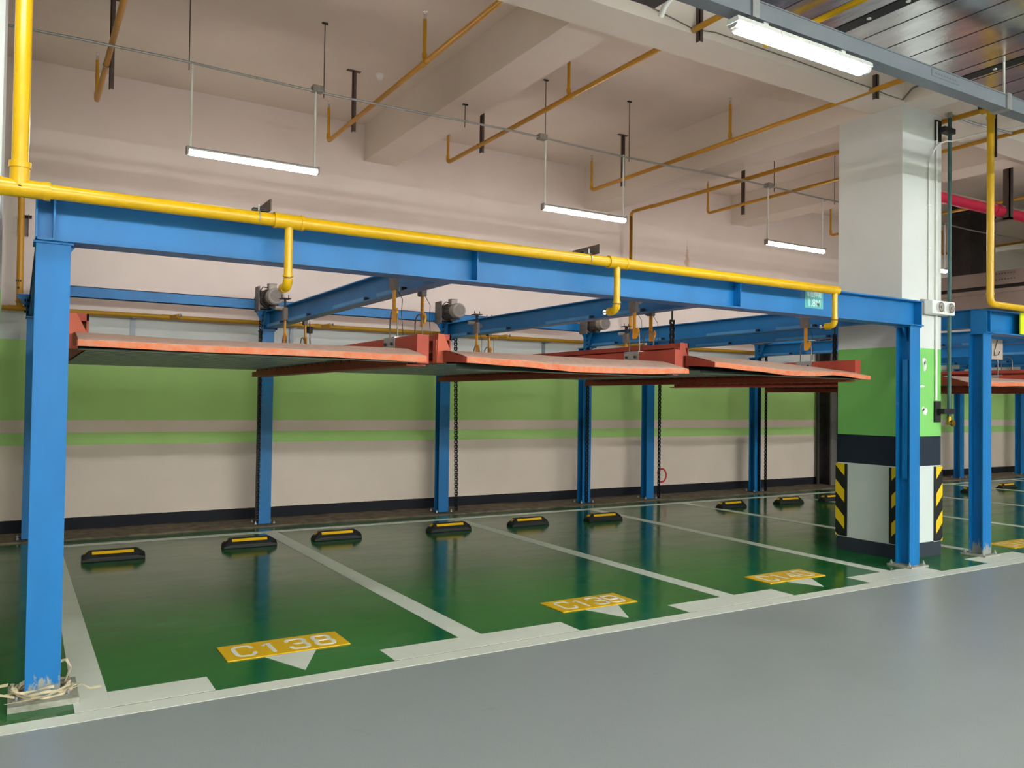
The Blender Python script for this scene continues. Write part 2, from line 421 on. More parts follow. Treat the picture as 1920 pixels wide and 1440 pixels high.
def stroke(b, pts, wd, z0, z1):
    """flat painted stroke of width wd following pts, rounded ends"""
    pts = [Vector((p[0], p[1], 0)) for p in pts]; n = len(pts); L = []; R = []
    closed = (pts[0]-pts[-1]).length < 1e-5
    for i, p in enumerate(pts):
        if closed: d = (pts[(i+1) % (n-1)]-pts[(i-1) % (n-1)]).normalized()
        else: d = ((pts[i+1]-p) if i == 0 else (p-pts[i-1]) if i == n-1 else (pts[i+1]-pts[i-1])).normalized()
        q = Vector((-d.y, d.x, 0))*wd/2; L.append(p+q); R.append(p-q)
    vs = [(v.x, v.y, z1) for v in L]+[(v.x, v.y, z1) for v in R]
    vs += [(v.x, v.y, z0) for v in L]+[(v.x, v.y, z0) for v in R]
    fs = []
    for i in range(n-1):
        fs += [(n+i, n+i+1, i+1, i), (2*n+i, i, i+1, 2*n+i+1), (n+i, 3*n+i, 3*n+i+1, n+i+1)]
    b.add(vs, fs)
    if not closed:
        for p in (pts[0], pts[-1]):
            b.add([(p.x+wd/2*math.cos(t), p.y+wd/2*math.sin(t), z1-.0002) for t in [2*PI*k/12 for k in range(12)]], [list(range(12))])
def rr(x0, x1, y0, y1, r, seq):
    """points on a rounded rectangle; seq: list of corner names to visit, n/s/e/w mids"""
    out = []
    C = {'ne': (x1-r, y1-r, 0), 'nw': (x0+r, y1-r, PI/2), 'sw': (x0+r, y0+r, PI), 'se': (x1-r, y0+r, -PI/2)}
    for s_ in seq:
        rev = s_.startswith('-'); k = s_.strip('-')
        if k in C:
            cx, cy_, a = C[k]; p = [(cx+r*math.cos(a+PI/2*i/5), cy_+r*math.sin(a+PI/2*i/5)) for i in range(6)]
            out += p[::-1] if rev else p
        else: out.append({'n': ((x0+x1)/2, y1), 's': ((x0+x1)/2, y0), 'e': (x1, (y0+y1)/2), 'w': (x0, (y0+y1)/2)}[k])
    return out
GL = {  # glyph strokes in a unit cell, x 0..1, y 0..1
 'C': [[(1, .74)]+rr(0, 1, 0, 1, .28, ['ne', 'nw', 'sw', 'se'])+[(1, .26)]],
 '1': [[(.18, .80), (.5, 1), (.5, 0)]],
 '3': [[(.02, .80)]+rr(0, 1, .52, 1, .22, ['-nw', '-ne', '-se'])[0:18]+[(.35, .52)], [(.35, .52)]+rr(0, 1, 0, .52, .24, ['-ne', '-se', '-sw'])+[(.0, .22)]],
 '8': [rr(.04, .96, .52, 1, .22, ['n', 'nw', 'sw', 'se', 'ne', 'n']), rr(0, 1, 0, .52, .24, ['n', 'nw', 'sw', 'se', 'ne', 'n'])],
 '9': [rr(0, 1, .45, 1, .24, ['n', 'nw', 'sw', 'se', 'ne', 'n']), [(1, .72), (1, .30)]+rr(0, 1, 0, 1, .25, ['-se', '-sw'])[0:12]+[(0, .22)]],
 '4': [[(.72, 0), (.72, 1), (.0, .28), (1, .28)]],
 '0': [rr(0, 1, 0, 1, .3, ['n', 'nw', 'sw', 'se', 'ne', 'n'])],
}
def bay_plate(x0, x1, y0, y1, text, label, tri):
    r = thing('bay_number_plate', label, 'floor sign', ((x0+x1)/2, (y0+y1)/2, 0), 'yellow bay number plates')
    MB().box(x0, x1, y0, y1, .0004, .006).build('yellow_panel', 'plate_yellow', r)
    W, H = x1-x0, y1-y0; cw = .108; ch = .195; gap = (W-.15-cw*len(text))/(len(text)-1)
    b = MB()
    zk = 0
    for i, c in enumerate(text):
        ox = x0+.075+i*(cw+gap); oy = y0+(H-ch)/2
        for st in GL[c]:
            zk += 1; stroke(b, [(ox+p[0]*cw, oy+p[1]*ch) for p in st], .026, .0055, .0064+zk*.0003)
    b.build('number', 'num_white', r)
    t = MB(); t.add([(tri[0], y0-.012, .0004), (tri[1], y0-.012, .0004), (tri[2], .20, .0004), (tri[0], y0-.012, .003), (tri[1], y0-.012, .003), (tri[2], .20, .003)],
                    [(2, 1, 0), (3, 4, 5), (0, 1, 4, 3), (1, 2, 5, 4), (2, 0, 3, 5)])
    tag(t.build('floor_arrow', 'line'), 'small white triangle pointing out of bay '+text, 'floor marking', 'white triangles below the bay numbers')
    return r
bay_plate(1.085, 1.835, .55, .855, 'C138', 'yellow floor plate with white number C138', (1.30, 1.61, 1.44))
bay_plate(3.465, 4.17, .545, .85, 'C139', 'yellow floor plate with white number C139', (3.66, 3.967, 3.80))
bay_plate(5.604, 6.33, .49, .79, 'C140', 'yellow floor plate with white number C140', (5.81, 6.11, 5.93))
bay_plate(9.45, 10.18, .45, .75, 'C141', 'yellow floor plate with white number cut off by the right edge of the photo', (9.66, 9.96, 9.79))

# ------------------------------------------------------------------ lift frames
CX = [.0, 2.46, 4.88, 7.30]           # column lines relative to the first
def base_bolts(b, x, y, hw, hd, z=.02):
    for sx in (-1, 1):
        for sy_ in (-1, 1):
            px, py = x+sx*hw, y+sy_*hd
            b.cyl((px, py, z), (px, py, z+.016), .016, 6, smooth=False); b.cyl((px, py, z+.016), (px, py, z+.035), .007, 8)
def column(root, x, yf, w_, d, ztop, mat='blue', back=False, chainside=False):
    """H column, web across the depth; yf = front face"""
    b = MB(); t = .012
    b.box(x-w_/2, x+w_/2, yf, yf+t, .02, ztop); b.box(x-w_/2, x+w_/2, yf+d-t, yf+d, .02, ztop)
    b.box(x-.006, x+.006, yf+t, yf+d-t, .02, ztop)
    c = b.build('back_column' if back else 'front_column', mat, root)
    p = MB().box(x-w_/2-.06, x+w_/2+.06, yf-.06, yf+d+.05, 0.0005, .02); p.build('base_plate', 'mortar' if not back else 'dark', c)
    for sx in (-1, 1):
        for sy_ in (-1, 1):
            q = MB(); px, py = x+sx*(w_/2+.035), yf+d/2+sy_*(d/2+.02)
            q.cyl((px, py, .02), (px, py, .036), .016, 6, smooth=False); q.cyl((px, py, .036), (px, py, .055), .007, 8); q.build('anchor_bolt', 'galv', c)
    q = MB().box(x-w_/2-.012, x+w_/2+.012, yf-.012, yf+d+.012, ztop-.012, ztop); q.build('cap_plate', mat, c)
    return c
def lift_frame(x0, ncol, label, back_only=False, sign=False):
    r = thing('parking_lift_frame', label, 'parking lift', (x0, 3, 0))
    xs = [x0+CX[i] for i in range(ncol)]
    xe = xs[-1]
    if not back_only:
        for i, x in enumerate((xs[0], x0+7.3)):
            column(r, x, .34, .156, .15, 2.33, 'blue_worn' if i == 0 else 'blue')
            # triangular gusset under the beam
            g = MB(); s_ = 1 if i == 0 else -1
            yy = .415
            g.prism([(x+s_*.006, 2.18), (x+s_*.006, 2.32), (x+s_*.10, 2.32)] if s_ > 0 else [(x-.006, 2.18), (x-.10, 2.32), (x-.006, 2.32)], 1, yy-.004, yy+.004).build('gusset', 'blue', r)
        xr = x0+7.3
        b = MB().ibeam(0, xs[0]-.08, xr+.08, .385, 2.33, 2.575, .17, .012, .009)
        fb = b.build('front_beam', 'blue', r)
        for x in (xs[0]+.0, x0+2.44, x0+4.88, xr+.05):
            MB().box(x-.005, x+.005, .305, .38, 2.342, 2.563).build('stiffener', 'blue', fb)
        MB().box(xs[0]-.083, xs[0]-.075, .30, .47, 2.33, 2.575).build('end_plate', 'blue', fb)
    for i, x in enumerate(xs):
        column(r, x, 5.66, .15, .14, 2.375, 'blue', True)
        # side beam from back column to the front beam
        y1 = 5.62
        b = MB().ibeam(1, .40 if not back_only else .4, y1, x, 2.39, 2.59, .12, .010, .007)
        sb = b.build('side_beam', 'blue', r)
        for k, (ya, yb) in enumerate(((4.95, 5.5), (3.95, 4.6), (2.3, 3.1), (1.5, 2.0))):
            c = MB(); c.box(x-.056, x-.012, ya, yb, 2.40, 2.432); c.build('guide_angle', 'blue_light', sb)
            MB().box(x-.054, x-.014, ya-.03, ya, 2.40, 2.43).build('guide_stop', 'black', sb)
        if not back_only and i > 0:
            g = MB(); g.prism([(.78, 2.44), (1.05, 2.44), (1.12, 2.575), (.78, 2.575)], 0, x-.125, x-.05); g.box(x-.13, x-.05, .76, 1.06, 2.43, 2.44)
            g.build('pulley_cover', 'blue', sb)
        # knee bracket with bolts at the back column
        g = MB(); g.prism([(5.44, 2.595), (5.67, 2.595), (5.67, 2.375), (5.56, 2.375)], 0, x-.085, x-.077)
        g.prism([(5.44, 2.595), (5.67, 2.595), (5.67, 2.375), (5.56, 2.375)], 0, x+.077, x+.085)
        g.prism([(x-.17, 2.605), (x-.17, 2.585), (x-.08, 2.45), (x-.08, 2.375), (x+.085, 2.375), (x+.085, 2.605)], 1, 5.598, 5.61)
        g.box(x-.17, x+.085, 5.56, 5.67, 2.597, 2.605)
        kb = g.build('knee_bracket', 'blue', r)
        q = MB()
        for z in (2.42, 2.48, 2.54):
            q.cyl((x-.084, 5.56, z), (x-.102, 5.56, z), .012, 6, smooth=False); q.cyl((x-.066, 5.60, z), (x-.066, 5.582, z), .014, 6, smooth=False); q.cyl((x+.072, 5.60, z), (x+.072, 5.582, z), .012, 6, smooth=False)
        q.build('bolts', 'black', kb)
    # back channel
    b = MB(); xa, xb = xs[0]-.05, xs[-1]+.05
    b.box(xa, xb, 5.60, 5.608, 2.612, 2.735); b.box(xa, xb, 5.60, 5.66, 2.727, 2.735); b.box(xa, xb, 5.60, 5.66, 2.612, 2.62)
    bb = b.build('back_beam', 'blue', r)
    q = MB()
    for x in xs:
        for s_ in (-.16, .16):
            q.cyl((x+s_, 5.60, 2.67), (x+s_, 5.578, 2.67), .013, 6, smooth=False)
            for k in (-.02, 0, .02): q.cyl((x+s_+k, 5.62, 2.735), (x+s_+k, 5.62, 2.758), .006, 6)
    q.build('bolts', 'dark', bb)
    return r, xs
FA, xsA = lift_frame(.14, 4, 'near blue steel parking lift frame spanning bays C138 to C140')
FB, xsB = lift_frame(8.70, 4, 'second blue steel parking lift frame, right of and behind the pillar')
FC, xsC = lift_frame(17.45, 2, 'farthest blue lift frame whose back columns show at the right edge', back_only=True)
# cable channel welded in the recess of the right front column
MB().box(7.375, 7.405, .375, .43, .85, 2.0).build('cable_channel', 'blue', FA)

# motors
def motor(x, label):
    r = thing('lift_motor', label, 'motor', (x, 5.5, 2.6), 'lift drive motors on the back columns')
    z = 2.735
    MB().box(x-.13, x-.115, 5.42, 5.60, z-.15, z+.14).build('mounting_plate', 'motor', r)
    MB().box(x-.11, x+.11, 5.47, 5.585, z-.12, z+.10).build('flange', 'motor', r, bevel=.02)
    b = MB(); b.cyl((x, 5.47, z), (x, 5.42, z), .115, 20); b.cyl((x+.03, 5.50, z-.07), (x+.03, 5.36, z-.07), .06, 14)
    b.build('gearbox', 'dark', r)
    b = MB(); b.cyl((x, 5.44, z), (x, 5.22, z), .078, 20)
    for k in range(22):
        t = 2*PI*k/22; c, s_ = math.cos(t), math.sin(t)
        b.obox((x+c*.085, 5.33, z+s_*.085), (c*.012, 0, s_*.012), (0, .10, 0), (-s_*.0025, 0, c*.0025))
    b.build('finned_housing', 'motor', r)
    b = MB(); b.cyl((x, 5.25, z), (x, 5.14, z), .097, 24, r1=.097); b.cyl((x, 5.14, z), (x, 5.125, z), .097, 24, r1=.082)
    fc = b.build('fan_cover', 'motor_light', r)
    b = MB(); b.cyl((x, 5.1255, z), (x, 5.122, z), .074, 24); b.cyl((x, 5.1225, z), (x, 5.119, z), .022, 16); b.build('grille', 'motor', fc)
    b = MB(); b.box(x-.045, x+.045, 5.28, 5.38, z+.085, z+.155); b.box(x-.05, x+.05, 5.275, 5.385, z+.155, z+.163)
    b.build('terminal_box', 'motor_light', r, bevel=.004)
    b = MB().tube([(x-.05, 5.32, z+.11), (x-.10, 5.34, z+.12), (x-.12, 5.40, z+.08), (x-.10, 5.45, z-.05)], .006, 8); b.build('cable', 'cable', r)
    return r
m0 = motor(xsA[1]-.05, 'grey lift motor above the back column between bays C138 and C139')
dup(m0, (xsA[2]-xsA[1]-.02, 0, 0), 'grey lift motor above the back column between bays C139 and C140')
dup(m0, (xsA[3]-xsA[1]-.03, 0, -.02), 'grey lift motor half hidden under the beam, behind the line of bay C140')
dup(m0, (xsB[1]-xsA[1], 0, 0), 'dark lift motor on the second frame, behind the blue beams left of the pillar')

# ------------------------------------------------------------------ pallets (the hanging parking decks)
def pallet(xL, xR, lips, zt, label, zoff=0, hy=(1.27, 4.2), hyR=(1.5, 4.6)):
    r = thing('parking_pallet', label, 'parking platform', ((xL+xR)/2, 3, 1.8), 'red parking pallets hung under the blue frames')
    nx = 28; zc = lips[0][3]
    def lip(u):
        for (u0, a0, b0, c0), (u1, a1, b1, c1) in zip(lips, lips[1:]):
            if u <= u1+1e-6:
                t = (u-u0)/(u1-u0); t = t*t*(3-2*t); return a0+(a1-a0)*t, b0+(b1-b0)*t, c0+(c1-c0)*t
    # top deck
    b = MB(); vs = []; rows = 6
    for i in range(nx+1):
        u = i/nx; x = xL+(xR-xL)*u; zb, ztp, cz = lip(u)
        vs += [(x, .60, ztp), (x, .76, ztp+(cz-ztp)*.55), (x, .92, cz), (x, 1.10, cz), (x, 3.0, cz-.005), (x, 5.2, cz)]
    fs = []
    for i in range(nx):
        for j in range(rows-1): a = i*rows+j; fs.append((a, a+rows, a+rows+1, a+1))
    b.add(vs, fs, False); b.build('deck_plate', 'dusty', r)
    b = MB(); vs = []; fs = []
    for i in range(nx+1):
        u = i/nx; x = xL+(xR-xL)*u; zb, ztp, cz = lip(u); vs += [(x, .598, zb), (x, .598, ztp+.001), (x, .625, zb)]
    for i in range(nx): a = i*3; fs += [(a, a+3, a+4, a+1), (a+2, a+5, a+3, a)]
    b.add(vs, fs); b.build('front_lip', 'lip', r)
    # corrugated underside, ridges across the pallet
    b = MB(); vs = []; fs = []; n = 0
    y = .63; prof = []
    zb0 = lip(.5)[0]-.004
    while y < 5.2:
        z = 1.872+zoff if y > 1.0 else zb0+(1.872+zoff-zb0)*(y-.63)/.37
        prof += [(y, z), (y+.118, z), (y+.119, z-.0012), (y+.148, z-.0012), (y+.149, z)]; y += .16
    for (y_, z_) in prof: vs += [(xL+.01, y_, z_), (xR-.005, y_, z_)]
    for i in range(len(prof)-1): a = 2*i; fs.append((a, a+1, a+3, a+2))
    b.add(vs, fs); b.mi = [1 if (i % 5) in (1, 2, 3) else 0 for i in range(len(fs))]  # ribs take the pale gleam tone, pans the shaded one
    b.build('corrugated_underside', ['under', 'ridge_gleam'], r)
    # left ramp cheek
    zb, ztp, zc = lip(0)
    MB().prism([(.60, zb), (.60, ztp), (.95, zc), (.95, zb+.02)], 0, xL-.006, xL+.004).build('ramp_cheek', 'red', r)
    zb, ztp, zc = lip(1)
    MB().prism([(.60, zb), (.60, ztp), (.95, zc), (.95, zb+.02)], 0, xR-.004, xR+.004).build('ramp_cheek', 'orange', r)
    # right girder: low side beam
    xg = xR+.012
    b = MB(); b.box(xg, xg+.09, .78, 5.25, 1.805+zoff, 2.005+zoff)
    g = b.build('side_girder', 'red', r)
    b = MB(); b.box(xR-.035, xg+.10, .85, 5.25, 1.79+zoff, 1.80+zoff); b.box(xR-.035, xR-.03, .85, 5.25, 1.80+zoff, 1.845+zoff)
    b.build('bottom_flange', 'red', r)
    b = MB()
    y = 1.0
    while y < 5.2: b.prism([(y-.012, 1.868+zoff), (y+.012, 1.868+zoff), (y, 1.846+zoff)], 0, xR-.037, xR-.034); y += .20
    b.build('corrugation_ends', 'dark', r)  # small dark ticks standing for the corrugation ends
    def ubolt(xp, yc, zt_, half=.07):
        return [(xp, yc-half, 1.99+zoff), (xp, yc-half, zt_-half)]+arc((xp, yc, zt_-half), half, PI, 0, (1, 2), 8)+[(xp, yc+half, zt_-half), (xp, yc+half, 1.99+zoff)]
    for k, yc in enumerate(hy):
        b = MB(); b.box(xg-.006, xg+.096, yc-.10, yc+.10, 1.835+zoff, 2.012+zoff)
        pl = b.build('lug_plate', 'galv' if k == 0 else 'red', r)
        q = MB()
        for s_ in (-.06, .06): q.cyl((xg-.006, yc+s_, 1.96+zoff), (xg-.02, yc+s_, 1.96+zoff), .013, 6, smooth=False)
        q.build('bolts', 'dark', pl)
        MB().tube(ubolt(xg+.03, yc, 2.225), .006, 8).build('lifting_loop', 'steelrod', r)
    # left girder: taller channel open to the left, closed by a bevelled end plate
    xa, xb = xL-.045, xL+.075; y0 = 1.0
    b = MB(); b.box(xb-.012, xb, y0, 5.3, 1.825+zoff, zt); b.box(xa+.02, xb, y0, 5.3, zt-.042, zt); b.box(xa+.02, xb, y0, 5.3, 1.825+zoff, 1.84+zoff)
    g = b.build('tall_girder', 'red', r)
    b = MB(); b.prism([(xa, 1.822+zoff), (xb, 1.822+zoff), (xb, 1.90+zoff), (xa+.055, zt+.002), (xa+.01, zt+.002)], 1, y0-.01, y0+.0)
    b.box(xa, xa+.012, y0, y0+.06, 1.825+zoff, zt-.04); b.build('end_plate', 'orange' if zt < 2.06 else 'red', r)
    for yc in hyR: MB().tube(ubolt(xL+.04, yc, 2.225), .006, 8).build('lifting_loop', 'steelrod', r)
    return r
pallet(.275, 2.355, [(0, 1.819, 1.852, 1.915), (.3, 1.811, 1.848, 1.905), (.65, 1.813, 1.850, 1.910), (1, 1.804, 1.846, 1.912)], 2.03, 'red parking pallet above bay C138, leftmost', 0, hyR=())
pallet(2.667, 4.735, [(0, 1.812, 1.853, 1.912), (.2, 1.80, 1.843, 1.912), (.36, 1.785, 1.827, 1.912), (.46, 1.774, 1.818, 1.908), (.75, 1.779, 1.822, 1.905), (1, 1.797, 1.833, 1.908)], 2.035, 'red parking pallet above bay C139, in the middle', 0, (1.35, 4.33), (1.5, 4.6))
pallet(5.035, 7.12, [(0, 1.861, 1.903, 1.970), (.22, 1.841, 1.882, 1.966), (.45, 1.816, 1.857, 1.955), (.58, 1.815, 1.856, 1.945), (.74, 1.835, 1.868, 1.93), (1, 1.806, 1.842, 1.904)], 2.085, 'red parking pallet above bay C140 with a wavy orange lip', 0, (1.4, 4.4), (1.5, 4.6))
pallet(8.80, 10.90, [(0, 1.78, 1.82, 1.90), (.3, 1.79, 1.83, 1.90), (.5, 1.80, 1.84, 1.90), (1, 1.80, 1.84, 1.90)], 2.05, 'red parking pallet right of the pillar, crossed by the far front column', -.035, (1.5, 4.4))
pallet(11.25, 13.35, [(0, 1.80, 1.84, 1.91), (.3, 1.79, 1.83, 1.91), (.5, 1.80, 1.84, 1.91), (1, 1.80, 1.84, 1.91)], 2.05, 'farthest red parking pallet, mostly hidden behind the pillar', -.02, (1.5, 4.4))

# safety hooks
def hook(x, y, label, side=-1, z1=2.40, zt=2.49):
    """flat yellow hook hung from a bracket clamped on a side beam"""
    r = thing('safety_hook', label, 'hook', (x, y, 2.15), 'yellow safety hooks under the side beams')
    b = MB(); zb = 2.13
    prof = [(-.018, z1), (.018, z1), (.018, zb+.085), (.03, zb+.075), (.052, zb+.10), (.068, zb+.075), (.058, zb+.035), (.025, zb), (-.018, zb)]
    b.prism([(y+p*-1, z) for p, z in prof], 0, x-.007, x+.007).build('hook_arm', 'hook', r)
    b = MB(); b.box(x-.02, x+.02, y-.035, y+.035, 2.37, 2.50); b.box(x-.012, x+.012, y+.035, y+.07, 2.38, 2.50)
    br = b.build('bracket', 'motor', r)
    MB().cyl((x-.02*side, y+.05, 2.50), (x+.09*side, y+.05, 2.50), .022, 14).build('solenoid', 'motor_light', r)
    b = MB(); b.box(x-.05, x+.05, y-.05, y+.06, 2.595, 2.603)
    for s_ in (-.035, .035): b.cyl((x+s_, y, 2.603), (x+s_, y, 2.64), .005, 6)
    b.box(x-.004, x+.004, y-.03, y+.03, 2.50, 2.60)
    b.build('clamp', 'dark', r)
    MB().tube([(x+.02, y, 2.38), (x+.05, y-.04, 2.30), (x+.03, y-.07, 2.20), (x+.05, y-.05, 2.08), (x+.06, y-.04, 2.03)], .0025, 6).build('cable', 'cable', r)
    return r
h0 = hook(2.397, 1.27, 'yellow hook on the front end of the first bay side beam, left of the pair')
def hk(x, y, lb): return dup(h0, (x-2.397, y-1.27, 0), lb)
hk(2.735, 1.50, 'yellow hook on the front end of the first bay side beam, right of the pair')
hk(2.397, 4.20, 'yellow hook near the first grey lift motor, left one of its pair')
hk(2.735, 4.60, 'yellow hook near the back of the first bay side beam, right of its pair')
hk(4.775, 1.35, 'yellow hook at the front of the second bay side beam, left of its pair')
hk(5.10, 1.50, 'yellow hook at the front of the second bay side beam, hanging free at the right')
hk(4.775, 4.33, 'yellow hook near the back of the second bay side beam, left of its pair')
hk(5.10, 4.60, 'yellow hook near the back of the second bay side beam, right of its pair')
hk(7.16, 1.40, 'yellow hook above the right end of the pallet over bay C140')
hk(7.16, 4.40, 'small yellow hook near the back, left of the second side beam end of bay C140')
hk(8.86, 1.05, 'ochre hook just right of the far front column, left of the pair there')
hk(9.0, 1.35, 'ochre hook right of the far front column, right of the pair there')
# hanging limit weight
r = thing('limit_weight', 'small black weight on a thin cable below the first side beam', 'weight', (2.71, 4.35, 2.26))
MB().cyl((2.71, 4.35, 2.26), (2.71, 4.35, 2.33), .033, 12).build('weight_body', 'black', r)
MB().cyl((2.71, 4.35, 2.33), (2.71, 4.35, 2.395), .003, 6).build('cable', 'cable', r)
MB().tube([(2.71, 4.35, 2.26), (2.715, 4.33, 2.15), (2.73, 4.30, 2.03)], .003, 6).build('lower_cable', 'cable', r)
# electrical box on the second frame
r = thing('control_box', 'pale dusty control box under the second frame beam at the right edge', 'box', (9.55, .75, 2.1))
MB().box(9.45, 9.68, .70, .82, 2.10, 2.33).build('box_body', 'dust', r)
b = MB(); b.tube([(9.49, .695, 2.14), (9.49, .69, 2.19), (9.53, .69, 2.28), (9.56, .695, 2.32)], .004, 6); b.tube([(9.49, .695, 2.14), (9.56, .69, 2.15), (9.6, .69, 2.19)], .004, 6); b.build('wires', 'cable', r)

# chains
def chain(x, y, z0, z1, label, lean=0, rod=0, x_mat='chain'):
    r = thing('lift_chain', label, 'chain', (x, y, z0), 'black roller chains')
    b = MB(); n = int((z1-z0)/.032)
    for i in range(n):
        z = z0+(i+.5)*(z1-z0)/n; xx = x+lean*(z-z1); wdd = .017 if i % 2 else .011
        b.box(xx-wdd-.005, xx-wdd, y-.012, y+.012, z-.021, z+.021); b.box(xx+wdd, xx+wdd+.005, y-.012, y+.012, z-.021, z+.021)
        b.cyl((xx-wdd, y, z+.009), (xx+wdd, y, z+.009), .008, 6, smooth=False)
    b.build('links', x_mat, r)
    if rod: MB().cyl((x, y, z1), (x, y, z1+rod), .008, 8).build('tie_rod', 'dark', r)
    return r
chain(xsA[2]+.125, 5.62, .03, 2.60, 'black chain hanging right of the back column between bays C139 and C140', -.02)
chain(xsA[3]-.02, 5.63, .03, 2.60, 'black chain running down the face of the back column behind bay C140')
chain(xsB[0]+.13, 5.60, .03, 2.60, 'black chain right of the first back column of the second frame')
chain(xsB[1]+.13, 5.60, .03, 2.60, 'black chain right of the second back column of the second frame')
chain(xsB[1]+.01, 5.64, .03, 2.60, 'black chain on the face of the second back column of the second frame')
chain(xsA[1]-.088, 5.66, .03, 2.58, 'black chain on the left flank of the back column between bays C138 and C139')
chain(xsC[0]+.2, 5.60, .03, 2.60, 'black chain beside the farthest back column, right of the pillar')
chain(5.12, 1.23, 2.05, 2.31, 'short black chain and rod hanging in front of the right end of the middle pallet', 0, .09)
chain(7.50, 1.30, 2.0, 2.31, 'short black chain hanging beside the pillar above the right pallet', 0, .09)
b = MB().box(xsA[1]-.10, xsA[1]-.078, 5.665, 5.72, .02, 2.375)
tag(b.build('chain_guard', 'black'), 'black strip guard down the left side of the back column between bays C138 and C139', 'guard')

# ------------------------------------------------------------------ wheel stops
def wheel_stop():
    r = thing('wheel_stop', 'x', 'wheel stop', (0, 0, 0), 'rubber wheel stops on the bay floor')
    L, W, H = .54, .15, .10
    vs = []
    for x, hz, hw in ((-L/2, .055, .075), (-L/2+.07, H, .075), (L/2-.07, H, .075), (L/2, .055, .075)):
        vs += [(x, -W/2, 0), (x, -W/2, hz*.35), (x, -W/2+.045, hz), (x, W/2-.045, hz), (x, W/2, hz*.35), (x, W/2, 0)]
    fs = [(0, 1, 2, 3, 4, 5)[::-1], (18, 19, 20, 21, 22, 23)]
    for i in range(3):
        for j in range(6): a = i*6; k = (j+1) % 6; fs.append((a+j, a+k, a+6+k, a+6+j))
    b = MB(); b.add(vs, fs); b.build('body', 'black', r, bevel=.006)
    def on_face(x, t):   # along the sloping front face
        return Vector((x, -W/2+.045*t-.0015, H*.35+H*.65*t+.0015))
    b = MB(); q = [on_face(-L/2+.085, .48), on_face(L/2-.10, .48), on_face(L/2-.10, .86), on_face(-L/2+.085, .86)]
    b.add(q, [(0, 1, 2, 3)]); b.build('reflective_strip', 'plate_yellow', r)
    b = MB(); b.add([(-L/2+.02, -.03, .068), (-L/2+.05, -.03, .092), (-L/2+.05, .03, .092), (-L/2+.02, .03, .068)], [(0, 1, 2, 3)]); b.build('end_reflector', 'plate_yellow', r)
    return r
ws = wheel_stop()
WS = [(.81, 4.17, -.02, 'black wheel stop with yellow strip, left one in bay C138'), (2.10, 4.30, -.01, 'black wheel stop with yellow strip, right one in bay C138'),
      (3.05, 4.33, 0, 'black wheel stop with yellow strip, left one in bay C139'), (4.42, 4.30, .01, 'black wheel stop with yellow strip, right one in bay C139'),
      (5.50, 4.25, 0, 'black wheel stop with yellow strip, left one in bay C140'), (6.60, 4.15, 0, 'black wheel stop with yellow strip, right one in bay C140'),
      (9.18, 4.38, .06, 'black wheel stop left of the second back column of the second frame'), (10.42, 4.36, -.02, 'black wheel stop between the bay lines left of the pillar'),
      (11.40, 4.30, 0, 'black wheel stop half hidden by the pillar at its left side'), (15.0, 4.05, 0, 'black wheel stop peeking out left of the far front column'),
      (16.35, 4.15, .03, 'black wheel stop in the distance right of the far front column')]
for i, (x, y, rz, lb) in enumerate(WS):
    o = ws if i == 0 else dup(ws, (0, 0, 0), lb)
    o['label'] = lb; o.location = (x, y, .0006); o.rotation_euler = (0, 0, rz)

# ------------------------------------------------------------------ yellow pipes
def coupling(b, c, axis, r, L=.05):
    d = Vector((0, 0, 0)); d[axis] = L/2; c = Vector(c)
    b.cyl(c-d, c+d, r, 16)
PY, PZ, PR = .15, 2.54, .036
r = thing('sprinkler_main', 'thick bright yellow pipe on the near blue front beam, with a riser at the left', 'pipe', (0, PY, PZ))
MB().cyl((-1.6, PY, PZ), (6.03, PY, PZ), PR, 20).build('main_run', 'yellow', r)
MB().cyl((-.015, PY, PZ), (-.015, PY, 5.27), .037, 20).build('riser', 'yellow', r)
b = MB()
coupling(b, (-.10, PY, PZ), 0, .047, .03); coupling(b, (.10, PY, PZ), 0, .047, .03); b.cyl((-.10, PY, PZ), (.10, PY, PZ), .043, 20)
b.cyl((-.015, PY, PZ), (-.015, PY, PZ+.10), .043, 20); coupling(b, (-.015, PY, PZ+.11), 2, .048, .03); b.build('tee_fitting', 'yellow', r)
for x in (1.28, 3.62):
    b = MB(); coupling(b, (x-.075, PY, PZ), 0, .045, .016); coupling(b, (x+.075, PY, PZ), 0, .045, .016); b.cyl((x-.075, PY, PZ), (x+.075, PY, PZ), .041, 18)
    b.build('tee_fitting', 'yellow', r)
for k, (x, zb) in enumerate(((1.283, 2.175), (3.62, 2.20), (5.99, 2.235))):
    b = MB(); b.cyl((x, PY, PZ if k < 2 else PZ), (x, PY, zb+.05), .0235, 16)
    dp = b.build('drop_pipe', 'yellow', r)
    b = MB(); b.tube(arc((x, PY+.045, zb+.045), .045, PI, 1.5*PI, (1, 2), 8), .027, 14); b.cyl((x, PY+.045, zb), (x, PY+.09, zb), .029, 14)
    coupling(b, (x, PY, zb+.06), 2, .029, .012); b.build('elbow', 'yellow', dp)
    b = MB(); b.cyl((x, PY+.09, zb), (x, PY+.125, zb), .010, 10); b.cyl((x, PY+.14, zb), (x, PY+.143, zb), .017, 12)
    for s_ in (-.012, .012): b.box(x+s_-.002, x+s_+.002, PY+.12, PY+.142, zb-.003, zb+.003)
    b.build('sprinkler_head', 'lens', dp)
